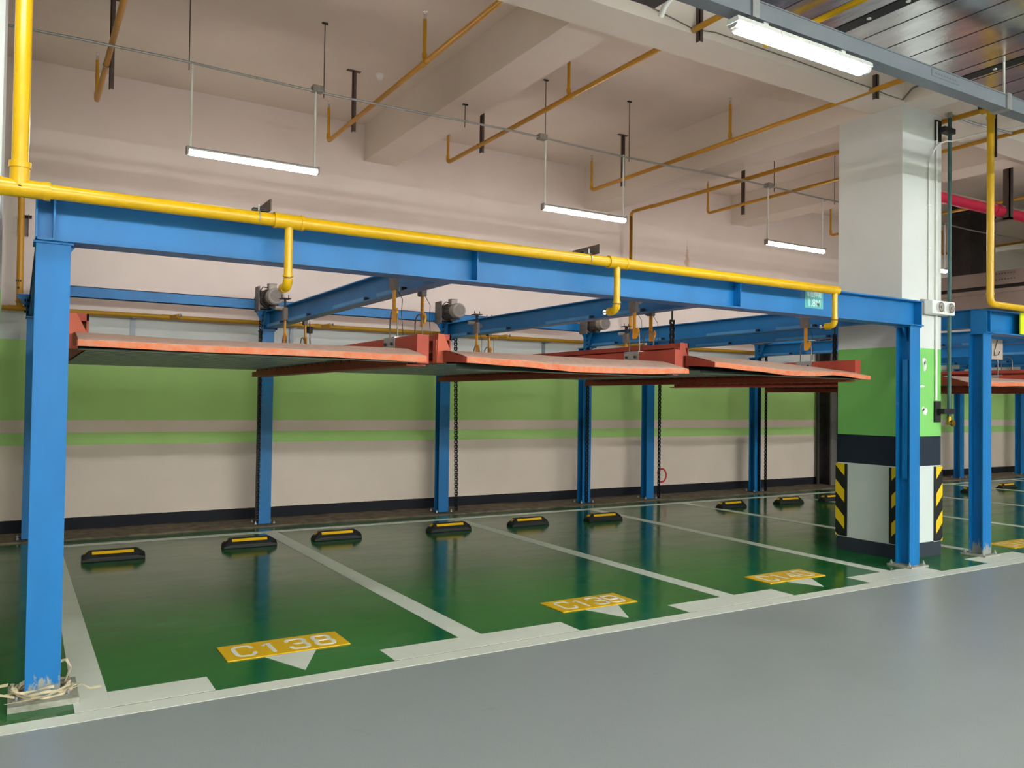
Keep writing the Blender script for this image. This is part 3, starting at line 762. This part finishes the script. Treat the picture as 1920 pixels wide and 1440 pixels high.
for x in (1.115, 3.37):
    b = MB(); b.box(x-.02, x+.065, .19, .23, PZ+.06, PZ+.066); b.box(x+.05, x+.056, .10, .42, PZ+.04, PZ+.105); b.box(x-.03, x+.056, .16, .30, PZ+.045, PZ+.05)
    h = b.build('angle_bracket', 'angle', r)
    b = MB(); b.tube(arc((x, PY, PZ), PR+.004, -.2*PI, 1.2*PI, (1, 2), 14), .0035, 6); b.cyl((x, PY, PZ+PR), (x, PY, PZ+.075), .005, 8); b.build('u_bolt', 'galv', h)
# back pipe on the wall
BY, BZ = 5.93, 2.485
r = thing('wall_pipe', 'long ochre pipe running along the back wall below the white paint with side nozzles', 'pipe', (0, BY, BZ))
MB().cyl((-.17, BY, BZ), (12.0, BY, BZ), .026, 14).build('main_run', 'ochre_dark', r)
MB().cyl((-.005, BY, BZ), (-.02, BY, 4.65), .033, 14).build('left_riser', 'ochre', r)
MB().tube([(8.48, BY, BZ), (8.475, BY, 4.58)]+arc((8.475, BY-.07, 4.58), .07, 0, PI/2, (1, 2), 6)+[(8.475, 5.4, 4.65)], .026, 14).build('right_riser', 'ochre', r)
b = MB(); coupling(b, (-.10, BY, BZ), 0, .034, .02); coupling(b, (.08, BY, BZ), 0, .034, .02); coupling(b, (-.005, BY, BZ+.07), 2, .040, .02); b.cyl((-.1, BY, BZ), (.08, BY, BZ), .031, 14); b.build('tee_fitting', 'ochre', r)
for x in (1.52, 3.35, 6.0, 9.6):
    b = MB(); b.cyl((x-.09, BY, BZ), (x+.03, BY, BZ), .031, 14); b.tube([(x, BY, BZ), (x+.05, BY-.10, BZ+.005), (x+.07, BY-.15, BZ+.01)], .024, 12)
    nz = b.build('side_nozzle', 'ochre_dark', r)
    b = MB(); b.cyl((x+.07, BY-.15, BZ+.01), (x+.08, BY-.18, BZ+.012), .010, 10); b.cyl((x+.084, BY-.20, BZ+.012), (x+.085, BY-.202, BZ+.012), .018, 12); b.build('sprinkler_head', 'lens', nz)
for x in (1.13, 3.0, 6.9):
    b = MB(); b.box(x-.02, x+.035, 6.085, 6.099, 2.18, BZ-.02); b.box(x-.02, x+.03, 5.91, 6.09, BZ-.035, BZ-.029)
    b.build('wall_bracket', 'tray', r)
b = MB(); b.box(.055, .062, 5.95, 6.095, 3.30, 3.52); b.box(.0, .09, 5.92, 6.095, 3.50, 3.506); b.build('riser_bracket', 'angle', r)

# ceiling sprinkler branches (run front to back)
def branch(x, yend, y0, heads, hangers, label, z=4.655, mat='ochre', rad=.025, extra=None, drop=True):
    r = thing('sprinkler_branch', label, 'pipe', (x, 3, z), 'ochre sprinkler branches under the ceiling')
    e = .05
    if drop:
        pts = [(x, y0, z), (x, yend-e, z)]+arc((x, yend-e, z+e), e, -PI/2, 0, (1, 2), 6)[1:]
    else: pts = [(x, y0, z), (x, yend, z)]
    MB().tube(pts, rad, 14).build('pipe_run', mat, r)
    for i, y in enumerate(heads):
        b = MB(); last = drop and abs(y-yend) < .01
        b.cyl((x, y, z+(.04 if last else 0)), (x, y, 5.07), .0175, 12)
        coupling(b, (x, y, z+.07), 2, .0235, .04)
        if not last: b.cyl((x, y-.05, z), (x, y+.05, z), rad+.006, 14)
        nip = b.build('upright_nipple', mat, r)
        b = MB(); b.cyl((x, y, 5.07), (x, y, 5.095), .016, 10); b.cyl((x, y, 5.095), (x, y, 5.12), .009, 8)
        for s_ in (-.014, .014): b.box(x+s_-.002, x+s_+.002, y-.003, y+.003, 5.10, 5.145)
        b.cyl((x, y, 5.145), (x, y, 5.149), .022, 12); b.build('sprinkler_head', 'lens', nip)
    for y, z0, zc in hangers:
        b = MB(); b.box(x+.026, x+.032, y-.022, y+.022, z0, zc); b.box(x+.026, x+.066, y-.022, y-.016, z0, zc)
        if zc > 5.2: b.box(x-.04, x+.12, y-.025, y+.025, zc-.006, zc)
        h = b.build('angle_hanger', 'angle', r)
        b = MB(); b.tube(arc((x, y, z), rad+.004, 0, 2*PI, (0, 2), 14), .004, 6); b.build('pipe_clip', 'galv', h)
    return r
branch(.64, 5.15, .985-1.6, [5.15], [(4.05, 4.42, 5.28)], 'ochre sprinkler branch at far left beside the thick yellow riser', z=4.64)
branch(3.15, 5.17, -.6, [5.17, 2.44], [(4.43, 4.58, 5.28)], 'ochre sprinkler branch crossing above the first hanging lamp, second from left', z=4.665)
branch(4.75, 5.14, -.6, [5.14, 2.40], [(4.31, 4.58, 5.28), (.572, 4.56, 4.95)], 'ochre sprinkler branch left of the second hanging lamp, third from left', z=4.66)
branch(7.10, 5.16, -.1, [5.16, 2.45], [(4.50, 4.56, 5.28), (.572, 4.56, 4.80)], 'ochre sprinkler branch running to the top of the pillar', z=4.64)
branch(9.40, 5.14, .0, [5.14], [(4.44, 4.45, 5.28)], 'thin ochre sprinkler branch passing behind the pillar, above the third hanging lamp', z=4.60, rad=.022)
branch(12.42, 5.15, .5, [5.15], [], 'ochre sprinkler branch passing behind the pillar and the crimson pipe', z=4.60, rad=.022)
branch(15.75, 5.1, 0, [5.1], [], 'ochre sprinkler branch low at the right edge beyond the dark vertical duct', z=4.60, rad=.022)
# cross feed to the second frame
r = thing('sprinkler_feed', 'bright yellow riser right of the pillar that bends along the second front beam', 'pipe', (8.4, .15, 2.6))
MB().tube([(8.475, 5.45, 4.64), (8.44, .20, 4.61)], .028, 14).build('ceiling_run', 'ochre', r)
b = MB(); b.tube([(8.41, .15, 4.66), (8.405, .15, 2.67)]+arc((8.475, .15, 2.67), .07, PI, 1.5*PI, (0, 2), 8)[1:]+[(13.5, .15, 2.575)], .034, 18)
b.build('riser', 'yellow', r)
b = MB(); b.cyl((8.44, .09, 4.61), (8.44, .26, 4.61), .042, 16); b.cyl((8.37, .15, 4.61), (8.52, .15, 4.61), .036, 16); coupling(b, (8.41, .15, 4.50), 2, .042, .03); coupling(b, (8.405, .15, 2.70), 2, .040, .016); b.build('cross_fitting', 'yellow', r)
b = MB(); b.box(8.35, 8.37, .2, .25, 4.60, 4.80); b.box(8.46, 8.475, .12, .17, 4.1, 4.6); b.build('bracket', 'dark', r)

# crimson pipe
r = thing('fire_main', 'fat crimson pipe with dust on top sloping across behind the yellow riser at right', 'pipe', (16, 2, 4.3))
MB().cyl((10.15, 2, 4.387), (24.5, 2, 4.387), .082, 24).build('pipe_run', 'magenta', r)
b = MB(); vs = []
for x in (10.15, 24.5):
    for k in range(7): t = PI/2-1.15+2.3*k/6; vs.append((x, 2+.084*math.cos(t), 4.387+.084*math.sin(t)))
b.add(vs, [(k, k+1, 8+k, 7+k) for k in range(6)]); b.build('dust_layer', 'dust', r)
b = MB(); b.cyl((11.87, 2, 4.387), (11.98, 2, 4.387), .090, 24); b.build('coupling', 'magenta', r)
b = MB(); b.box(12.08, 12.16, 1.87, 1.89, 4.25, 5.28); b.box(12.08, 12.09, 1.87, 1.97, 4.25, 5.28); b.box(12.08, 12.16, 1.87, 2.12, 4.25, 4.28); b.build('angle_hanger', 'angle', r)

# ------------------------------------------------------------------ hanging tube lamps
LY, LZ = 3.45, 4.588
def hanging_lamp(x0, label):
    r = thing('hanging_tube_lamp', label, 'ceiling lamp', (x0+.61, LY, 3.745), 'warm white tube lamps on the overhead conduit')
    L = 1.22
    b = MB(); b.prism([(LY-.030, 3.797), (LY+.030, 3.797), (LY+.030, 3.812), (LY+.014, 3.826), (LY-.014, 3.826), (LY-.030, 3.812)], 0, x0, x0+L)
    b.build('housing', 'galv', r)
    MB().cyl((x0+.02, LY, 3.776), (x0+L-.02, LY, 3.776), .026, 16).build('tube', 'tube_warm', r)
    b = MB()
    for xx in (x0-.008, x0+L-.014): b.box(xx, xx+.022, LY-.033, LY+.033, 3.755, 3.83)
    b.build('end_caps', 'motor_light', r, bevel=.005)
    for xx in (x0+.03, x0+L-.04): MB().cyl((xx, LY, 3.826), (xx, LY, LZ), .0105, 10).build('drop_conduit', 'conduit', r)
    return r
hl = hanging_lamp(1.268, 'warm tube lamp on white drop rods, largest and leftmost')
dup(hl, (5.135-1.268, 0, .008), 'warm tube lamp on white drop rods, in the middle above bay C139')
dup(hl, (8.85-1.268, 0, .02), 'warm tube lamp on white drop rods, just left of the pillar')
dup(hl, (11.93-1.268, 0, .02), 'warm tube lamp hidden behind the pillar whose glow touches the dark duct')
dup(hl, (16.6-1.268, 0, .02), 'warm tube lamp in the distance beyond the dark duct')
r = thing('lighting_conduit', 'thin grey conduit running the length of the ceiling that carries the hanging lamps', 'conduit', (5, LY, LZ))
b = MB(); pts = []
for i in range(91):
    x = -.5+i*.23; pts.append((x, LY, LZ+.012*math.sin(x*1.7)+random.uniform(-.002, .002)))
b.tube(pts, .0115, 10); b.build('conduit_run', 'galv', r)
for x in (2.47, 5.12, 8.90, 12.75):
    b = MB(); b.box(x-.06, x+.05, LY-.045, LY+.045, LZ-.02, LZ+.045); b.build('junction_box', 'motor_light', r, bevel=.012)
for x in (1.27, 2.53, 4.11, 5.16, 6.40, 9.0, 10.3, 12.8):
    b = MB(); zt = 4.784 if x == 4.11 else 5.279; b.cyl((x, LY, LZ-.06), (x, LY, zt), .0045, 8); b.box(x-.03, x+.03, LY-.012, LY+.012, zt-.012, zt); b.build('threaded_rod', 'dark', r)

# smoke detector
r = thing('smoke_detector', 'small round white smoke detector on the ceiling', 'smoke detector', (3.48, 4.37, 5.22))
MB().cyl((3.48, 4.37, 5.28), (3.48, 4.37, 5.262), .052, 20).build('base', 'white_box', r)
MB().cyl((3.48, 4.37, 5.262), (3.48, 4.37, 5.225), .045, 20, r1=.03).build('sensor_head', 'white_box', r)

# ------------------------------------------------------------------ cable tray with weatherproof lamp
TY = -.95
r = thing('cable_trunking', 'grey metal cable trunking crossing the top right corner below the foil duct', 'cable trunking', (5, TY, 3.9))
MB().box(-2.5, 24, TY-.005, TY+.10, 3.905, 4.005).build('channel', 'tray', r)
MB().box(-2.5, 24, TY-.012, TY+.107, 4.005, 4.012).build('lid', 'tray', r)
for x in (3.78, 6.62, 9.5): 
    MB().box(x-.03, x+.03, TY-.02, TY+.115, 3.895, 4.022).build('joint_cover', 'galv', r)
for x in (3.0, 6.66, 9.6):
    b = MB(); b.cyl((x, TY+.045, 4.02), (x, TY+.045, 4.30), .008, 10); b.build('support_rod', 'conduit', r)
b = MB(); b.box(5.60, 5.95, TY-.009, TY-.005, 3.945, 3.995)
for k in range(8): b.box(5.65+k*.035, 5.67+k*.035, TY-.012, TY-.008, 3.965, 3.975)
b.build('vent_cover', 'tray', r)
def batten(x0, y, label, z=3.875):
    r = thing('batten_lamp', label, 'ceiling lamp', (x0+.64, y, z-.075), 'weatherproof cool white batten lamps')
    L = 1.28
    b = MB(); b.prism([(y-.045, z), (y+.045, z), (y+.05, z-.03), (y-.05, z-.03)], 0, x0, x0+L); b.build('housing', 'white_box', r)
    b = MB(); b.prism([(y-.046, z-.03), (y+.046, z-.03), (y+.046, z-.05), (y+.03, z-.075), (y-.03, z-.075), (y-.046, z-.05)], 0, x0+.045, x0+L-.05); b.build('diffuser', 'tube_cool', r)
    b = MB()
    for a, c in ((x0+.001, x0+.045), (x0+L-.05, x0+L-.002)): b.prism([(y-.045, z-.03), (y+.045, z-.03), (y+.04, z-.05), (y+.025, z-.068), (y-.025, z-.068), (y-.04, z-.05)], 0, a, c)
    b.build('end_cap', 'clear', r, bevel=.008)
    b = MB()
    for k in range(5):
        xx = x0+.12+k*.26
        b.box(xx-.008, xx+.008, y-.052, y-.044, z-.05, z-.012)
    b.box(x0+.25, x0+.29, y-.02, y+.02, z, z+.03); b.box(x0+L-.29, x0+L-.25, y-.02, y+.02, z, z+.03)
    b.build('clips', 'white_box', r)
    return r
bl = batten(3.63, TY+.03, 'bright cool white batten lamp under the trunking at the top right')
dup(bl, (-4.4, 0, 0), 'cool white batten lamp under the trunking, above the left of the photo')
dup(bl, (6.3, 0, 0), 'cool white batten lamp under the trunking, beyond the right edge')
dup(bl, (10.7, 0, 0), 'cool white batten lamp under the trunking, second beyond the right edge')
for x, y, lb in ((-1.8, -5.9, 'added unseen batten lamp over the far side of the driveway, behind the camera at left'), (2.6, -5.9, 'added unseen batten lamp over the far side of the driveway, directly behind the camera'),
                 (7.0, -5.9, 'added unseen batten lamp over the far side of the driveway, right of the camera'), (12, -5.9, 'added unseen batten lamp over the far side of the driveway, far to the right')):
    dup(bl, (x-3.63, y-TY-.03, 0), lb)  # unseen row added behind the camera for more light on the bays
# unseen twin-tube rows added behind the camera to brighten the wall under the decks
def twin(x, y, label):
    r = thing('added_twin_lamp', label, 'ceiling lamp', (x, y, 3.7), 'extra twin tube lamps added behind the camera')
    MB().box(x-.64, x+.64, y-.09, y+.09, 3.80, 3.86).build('housing', 'white_box', r)
    for s_ in (-.045, .045): MB().cyl((x-.61, y+s_, 3.775), (x+.61, y+s_, 3.775), .02, 10).build('tube', 'tube_added', r)
    MB().cyl((x, y, 3.86), (x, y, 5.279), .008, 8).build('support_rod', 'conduit', r)
    return r
t0 = twin(-2, -10.5, 'extra twin tube lamp added unseen far behind the camera to brighten the bays')
k = 0
for row, y in (('nearer', -10.5), ('farther', -14.5)):
    for i in range(7):
        if row == 'nearer' and i == 0: continue
        dup(t0, (3*i, y+10.5, 0), 'extra twin tube lamp added unseen far behind the camera to brighten the bays')
r = thing('cable_trunking', 'grey cable trunking on the far side of the driveway behind the camera', 'cable trunking', (5, -5.9, 3.9))
MB().box(-2.5, 24, -5.95, -5.85, 3.905, 4.005).build('channel', 'tray', r)
for x in (0, 6, 12, 18): MB().cyl((x, -5.9, 4.005), (x, -5.9, 5.279), .008, 8).build('support_rod', 'conduit', r)

# foil duct
r = thing('foil_insulated_duct', 'broad silver foil wrapped duct in the top right corner above the trunking', 'duct', (8, -2, 4.3))
MB().box(4.15, 24, -3.3, -.42, 4.30, 4.62).build('duct_body', 'foil', r)
b = MB(); x = 4.5
while x < 12: b.box(x-.003, x+.003, -3.3, -.42, 4.2975, 4.30); x += .29
b.build('board_seams', 'dark', r)
for x in (5.10, 6.72, 8.34, 9.96):
    b = MB(); b.box(x-.055, x+.055, -3.3, -.43, 4.295, 4.2995); tp = b.build('black_tape', 'black', r)
    q = MB(); y = -3.2
    while y < -.4: q.cyl((x, y, 4.295), (x, y, 4.288), .016, 8); y += .3
    q.build('insulation_pins', 'conduit', tp)
b = MB()
for x in (4.4, 7.3, 10.6, 13.7): b.cyl((x, -.55, 4.62), (x, -.55, 5.279), .008, 8)
b.build('hanger_rods', 'dark', r)
r = thing('foil_insulated_duct', 'dark corner of a duct poking into the top edge left of the trunking', 'duct', (3, -1, 4.3))
MB().box(-.2, 3.74, -1.6, -.085, 4.30, 4.60).build('duct_body', 'duct_dark', r)
MB().tube([(3.95, -.35, 4.60), (3.93, .02, 4.42), (3.96, .10, 4.38)], .022, 12).build('cut_pipe_end', 'conduit', r)
r = thing('yellow_ceiling_pipe', 'bright yellow pipe between the trunking and the foil duct', 'pipe', (4.72, -2, 4.2))
MB().cyl((4.72, -3.6, 4.235), (4.72, -.2, 4.235), .022, 14).build('pipe_run', 'yellow', r)
r = thing('yellow_ceiling_pipe', 'yellow pipe end just showing at the right edge above the trunking', 'pipe', (7, -1, 4.15))
MB().cyl((6.75, -.7, 4.08), (9.5, -.7, 4.08), .022, 14).build('pipe_run', 'yellow', r)

# distant ducts
r = thing('vertical_duct', 'dark sooty vertical duct behind the yellow riser at right', 'duct', (14.8, 4, 3.9))
MB().box(14.5, 15.3, 3.81, 4.17, 3.92, 5.27).build('duct_body', 'duct_dark', r)
MB().box(14.49, 15.31, 3.80, 4.18, 5.02, 5.05).build('flange', 'dark', r)
r = thing('horizontal_duct', 'upper brown grey duct running away under the dark vertical duct', 'duct', (14.8, 3, 3.7))
MB().box(14.5, 15.5, -2, 6.05, 3.68, 3.92).build('duct_body', 'duct', r)
b = MB()
for k in range(9): b.box(14.492, 14.50, 3.05+k*.05, 3.07+k*.05, 3.86, 3.875); b.box(14.492, 14.5, 3.05+k*.05, 3.07+k*.05, 3.76, 3.775)
b.build('vent_slots', 'dark', r)
r = thing('horizontal_duct', 'lower brown grey duct running away just above the second blue frame', 'duct', (14.8, 3, 3.2))
MB().box(14.42, 15.5, -2, 6.05, 3.28, 3.53).build('duct_body', 'duct', r)
MB().box(14.40, 14.42, -2, 6.05, 3.53, 3.60).build('top_flange', 'duct', r)
b = MB()
for x, y in ((14.45, 2.2), (14.45, 5.0)): b.cyl((x, y, 3.60), (x, y, 5.279), .01, 8)
b.build('hanger_rods', 'galv', r)

# dark downpipe boxing against the wall
r = thing('wall_duct', 'dark grey soot stained duct standing against the back wall left of the pillar', 'duct', (13.5, 5.9, 0))
MB().box(13.35, 14.3, 5.85, 6.09, .02, 2.9).build('duct_body', 'duct_dark', r)
MB().box(13.34, 13.52, 5.82, 5.85, .02, 2.9).build('front_rail', 'motor', r)
MB().cyl((13.22, 6.03, .03), (13.22, 6.03, 2.9), .035, 10).build('side_pipe', 'dark', r)

# ------------------------------------------------------------------ fittings on the pillar
r = thing('emergency_light', 'white twin spot emergency light on the pillar face', 'emergency light', (8.18, .5, 2.5))
MB().box(7.96, 8.36, .598, .6199, 2.50, 2.66).build('backing_plate', 'motor_light', r)
MB().box(7.985, 8.385, .50, .598, 2.505, 2.645).build('lamp_box', 'white_box', r, bevel=.008)
for x in (8.10, 8.28):
    b = MB(); b.cyl((x, .50, 2.575), (x, .475, 2.575), .052, 24); lp = b.build('spot_lamp', 'lens', r)
    b = MB(); b.cyl((x, .475, 2.575), (x, .472, 2.575), .038, 24); b.cyl((x, .472, 2.575), (x, .462, 2.575), .018, 16); b.build('bulb', 'motor_light', lp)
b = MB(); b.cyl((8.19, .50, 2.54), (8.19, .496, 2.54), .006, 8); b.build('test_button', 'galv', r)
r = thing('conduit_run', 'thin white conduit going down the pillar to the emergency light', 'conduit', (8.09, .6, 2.66))
b = MB(); b.tube([(8.09, .608, 2.66), (8.09, .608, 4.10)]+[(8.09+.27*(1-math.cos(t)), .60-.04*t, 4.10+.25*math.sin(t)) for t in [PI/2*k/6 for k in range(1, 7)]]+[(8.8, .5, 4.50), (9.9, .45, 4.80)], .009, 10)
b.build('conduit_pipe', 'conduit', r)
for z in (3.2, 3.65): MB().box(8.07, 8.11, .594, .619, z-.01, z+.01).build('clip', 'conduit', r)
r = thing('conduit_run', 'straight white conduit down the whole right side of the pillar face', 'conduit', (8.22, .6, 1.5))
MB().cyl((8.22, .606, 1.62), (8.22, .606, 4.55), .013, 10).build('conduit_pipe', 'conduit', r)
r = thing('drain_pipe', 'thin dark green pipe down the right edge of the pillar with a brass valve', 'pipe', (8.37, .55, 1.45))
b = MB(); b.cyl((8.365, .55, 1.45), (8.365, .55, 4.62), .019, 14); b.build('pipe_run', 'greenpipe', r)
b = MB(); b.cyl((8.365, .55, 4.60), (8.365, .55, 4.66), .025, 14); b.tube([(8.365, .55, 4.64), (8.72, .50, 4.60), (9.4, .45, 4.60)], .014, 10); b.build('top_elbow', 'galv', r)
for z in (4.46, 1.50):
    b = MB(); b.box(8.20, 8.30, .60, .619, z-.11, z+.11); b.box(8.24, 8.43, .525, .60, z-.025, z+.03)
    b.build('black_bracket', 'black', r)
b = MB(); b.cyl((8.365, .55, 1.45), (8.365, .55, 1.37), .024, 12); b.cyl((8.31, .53, 1.38), (8.40, .53, 1.38), .020, 12); b.cyl((8.365, .50, 1.38), (8.365, .52, 1.38), .035, 10); b.build('brass_valve', 'brass', r)
# cable along the girder
r = thing('ceiling_cable', 'thin cable stapled along the concrete girder ending at the pillar top', 'cable', (5.5, .6, 4.66))
b = MB(); b.tube([(3.2, .59, 4.80), (4.2, .59, 4.74), (4.75, .59, 4.665), (5.0, .59, 4.70), (6.0, .59, 4.69), (6.9, .59, 4.67), (7.05, .58, 4.665), (7.35, .60, 4.66), (7.62, .60, 4.66)], .005, 8)
b.tube([(7.62, .60, 4.66), (7.63, .50, 4.75), (7.63, .2, 4.78), (7.63, -.9, 4.80)], .010, 8); b.build('cable', 'steelrod', r)

# signs
r = thing('height_limit_sign', 'teal sticker on the near front beam reading 1.8M below small Chinese text', 'sign', (6.0, .375, 2.42))
MB().box(5.885, 6.128, .3765, .3800, 2.405, 2.553).build('sticker', 'teal', r)
def text_mesh(txt, size, loc, name, mat, parent, sx=1):
    cu = bpy.data.curves.new(name, 'FONT'); cu.body = txt; cu.size = size; cu.align_x = 'CENTER'; cu.offset = .0011; cu.extrude = .0006
    to = bpy.data.objects.new(name, cu); COL.objects.link(to)
    bpy.context.view_layer.update()
    me = bpy.data.meshes.new_from_object(to.evaluated_get(bpy.context.evaluated_depsgraph_get()))
    bpy.data.objects.remove(to)
    o = bpy.data.objects.new(name, me); COL.objects.link(o); me.materials.clear(); me.materials.append(M[mat])
    o.parent = parent; o.location = Vector(loc)-wloc(parent); o.rotation_euler = (PI/2, 0, 0); o.scale = (sx, 1, 1); WL[o.name] = Vector(loc); return o
text_mesh('1.8M', .092, (6.006, .3755, 2.422), 'height_text', 'sticker_text', r, .95)
text_mesh('\u8f66\u4f4d\u9650\u9ad8', .05, (6.006, .3755, 2.508), 'caption_text', 'sticker_text', r)
r = thing('warning_sign', 'fluorescent yellow panel on the second front beam at the right edge', 'sign', (9.6, .29, 2.34))
MB().box(9.25, 9.9, .286, .299, 2.345, 2.575).build('panel', 'sign_lime', r)

# strapping bundle round the foot of the left column
r = thing('strapping_bundle', 'tangle of faded plastic strapping around the foot of the leftmost front column', 'strapping', (.14, .40, .02))
def ribbon(b, pts, wd, tilt):
    pts = [Vector(p) for p in pts]; vs = []; fs = []
    for i, p in enumerate(pts):
        d = ((pts[i+1]-p) if i == 0 else (p-pts[i-1]) if i == len(pts)-1 else (pts[i+1]-pts[i-1])).normalized()
        side = d.cross(Vector((0, 0, 1))); side = side.normalized() if side.length > .01 else Vector((1, 0, 0)); u = side.cross(d)
        q = (side*math.cos(tilt+i*.25)+u*math.sin(tilt+i*.25))*wd/2; nn = q.cross(d).normalized()*.001
        vs += [p-q-nn, p+q-nn, p+q+nn, p-q+nn]
    for i in range(len(pts)-1):
        a = 4*i
        for j in range(4): fs.append((a+j, a+(j+1) % 4, a+4+(j+1) % 4, a+4+j))
    b.add(vs, fs)
rng = random.Random(3)
for k in range(13):
    b = MB(); pts = []; ph = rng.uniform(0, 2*PI); rx = rng.uniform(.11, .155); ry = rng.uniform(.10, .145); z0 = .035+k*.006
    tl = rng.uniform(.9, 1.6)*PI if k < 9 else .5*PI
    for i in range(17):
        t = ph+tl*i/16; pts.append((.14+rx*math.cos(t)+rng.uniform(-.006, .006), .415+ry*math.sin(t), z0*.6+.010*math.sin(3*t+k)+.012))
    ribbon(b, pts, .014, rng.uniform(0, 1)); b.build('strap', 'strap', r)
for k, pts in enumerate(([(.0, .30, .07), (-.06, .28, .09), (-.10, .27, .05), (-.15, .26, .03), (-.19, .27, .03)], [(.02, .33, .05), (-.05, .31, .08), (-.08, .33, .10), (-.05, .38, .10), (-.01, .42, .09)],
                        [(.26, .30, .06), (.31, .29, .08), (.35, .30, .05), (.40, .28, .06)], [(.24, .45, .05), (.27, .47, .12), (.25, .49, .16), (.22, .50, .15)], [(-.02, .28, .04), (.06, .25, .05), (.16, .25, .06), (.26, .29, .09)])):
    b = MB(); ribbon(b, pts, .016, .3); b.build('strap', 'strap', r)
o = MB().box(-.01, .30, .245, .60, .0005, .03).build('mortar_pad', 'mortar'); tag(o, 'crumbling mortar pad under the leftmost front column', 'mortar pad')

# red spray mark on the wall
b = MB(); pts = [(9.33+.10*math.cos(t), .33+.11*math.sin(t)) for t in [-1.9+k*.28 for k in range(18)]]
vs = []; fs = []
for i, (x, z) in enumerate(pts):
    dx, dz = x-9.33, z-.33; l = math.hypot(dx, dz); vs += [(x-dx/l*.016, 6.098, z-dz/l*.016), (x+dx/l*.016, 6.098, z+dz/l*.016)]
for i in range(len(pts)-1): fs.append((2*i, 2*i+1, 2*i+3, 2*i+2))
b.add(vs, fs); tag(b.build('spray_mark', 'red_spray'), 'red spray painted loop low on the back wall beside a back column', 'wall marking')
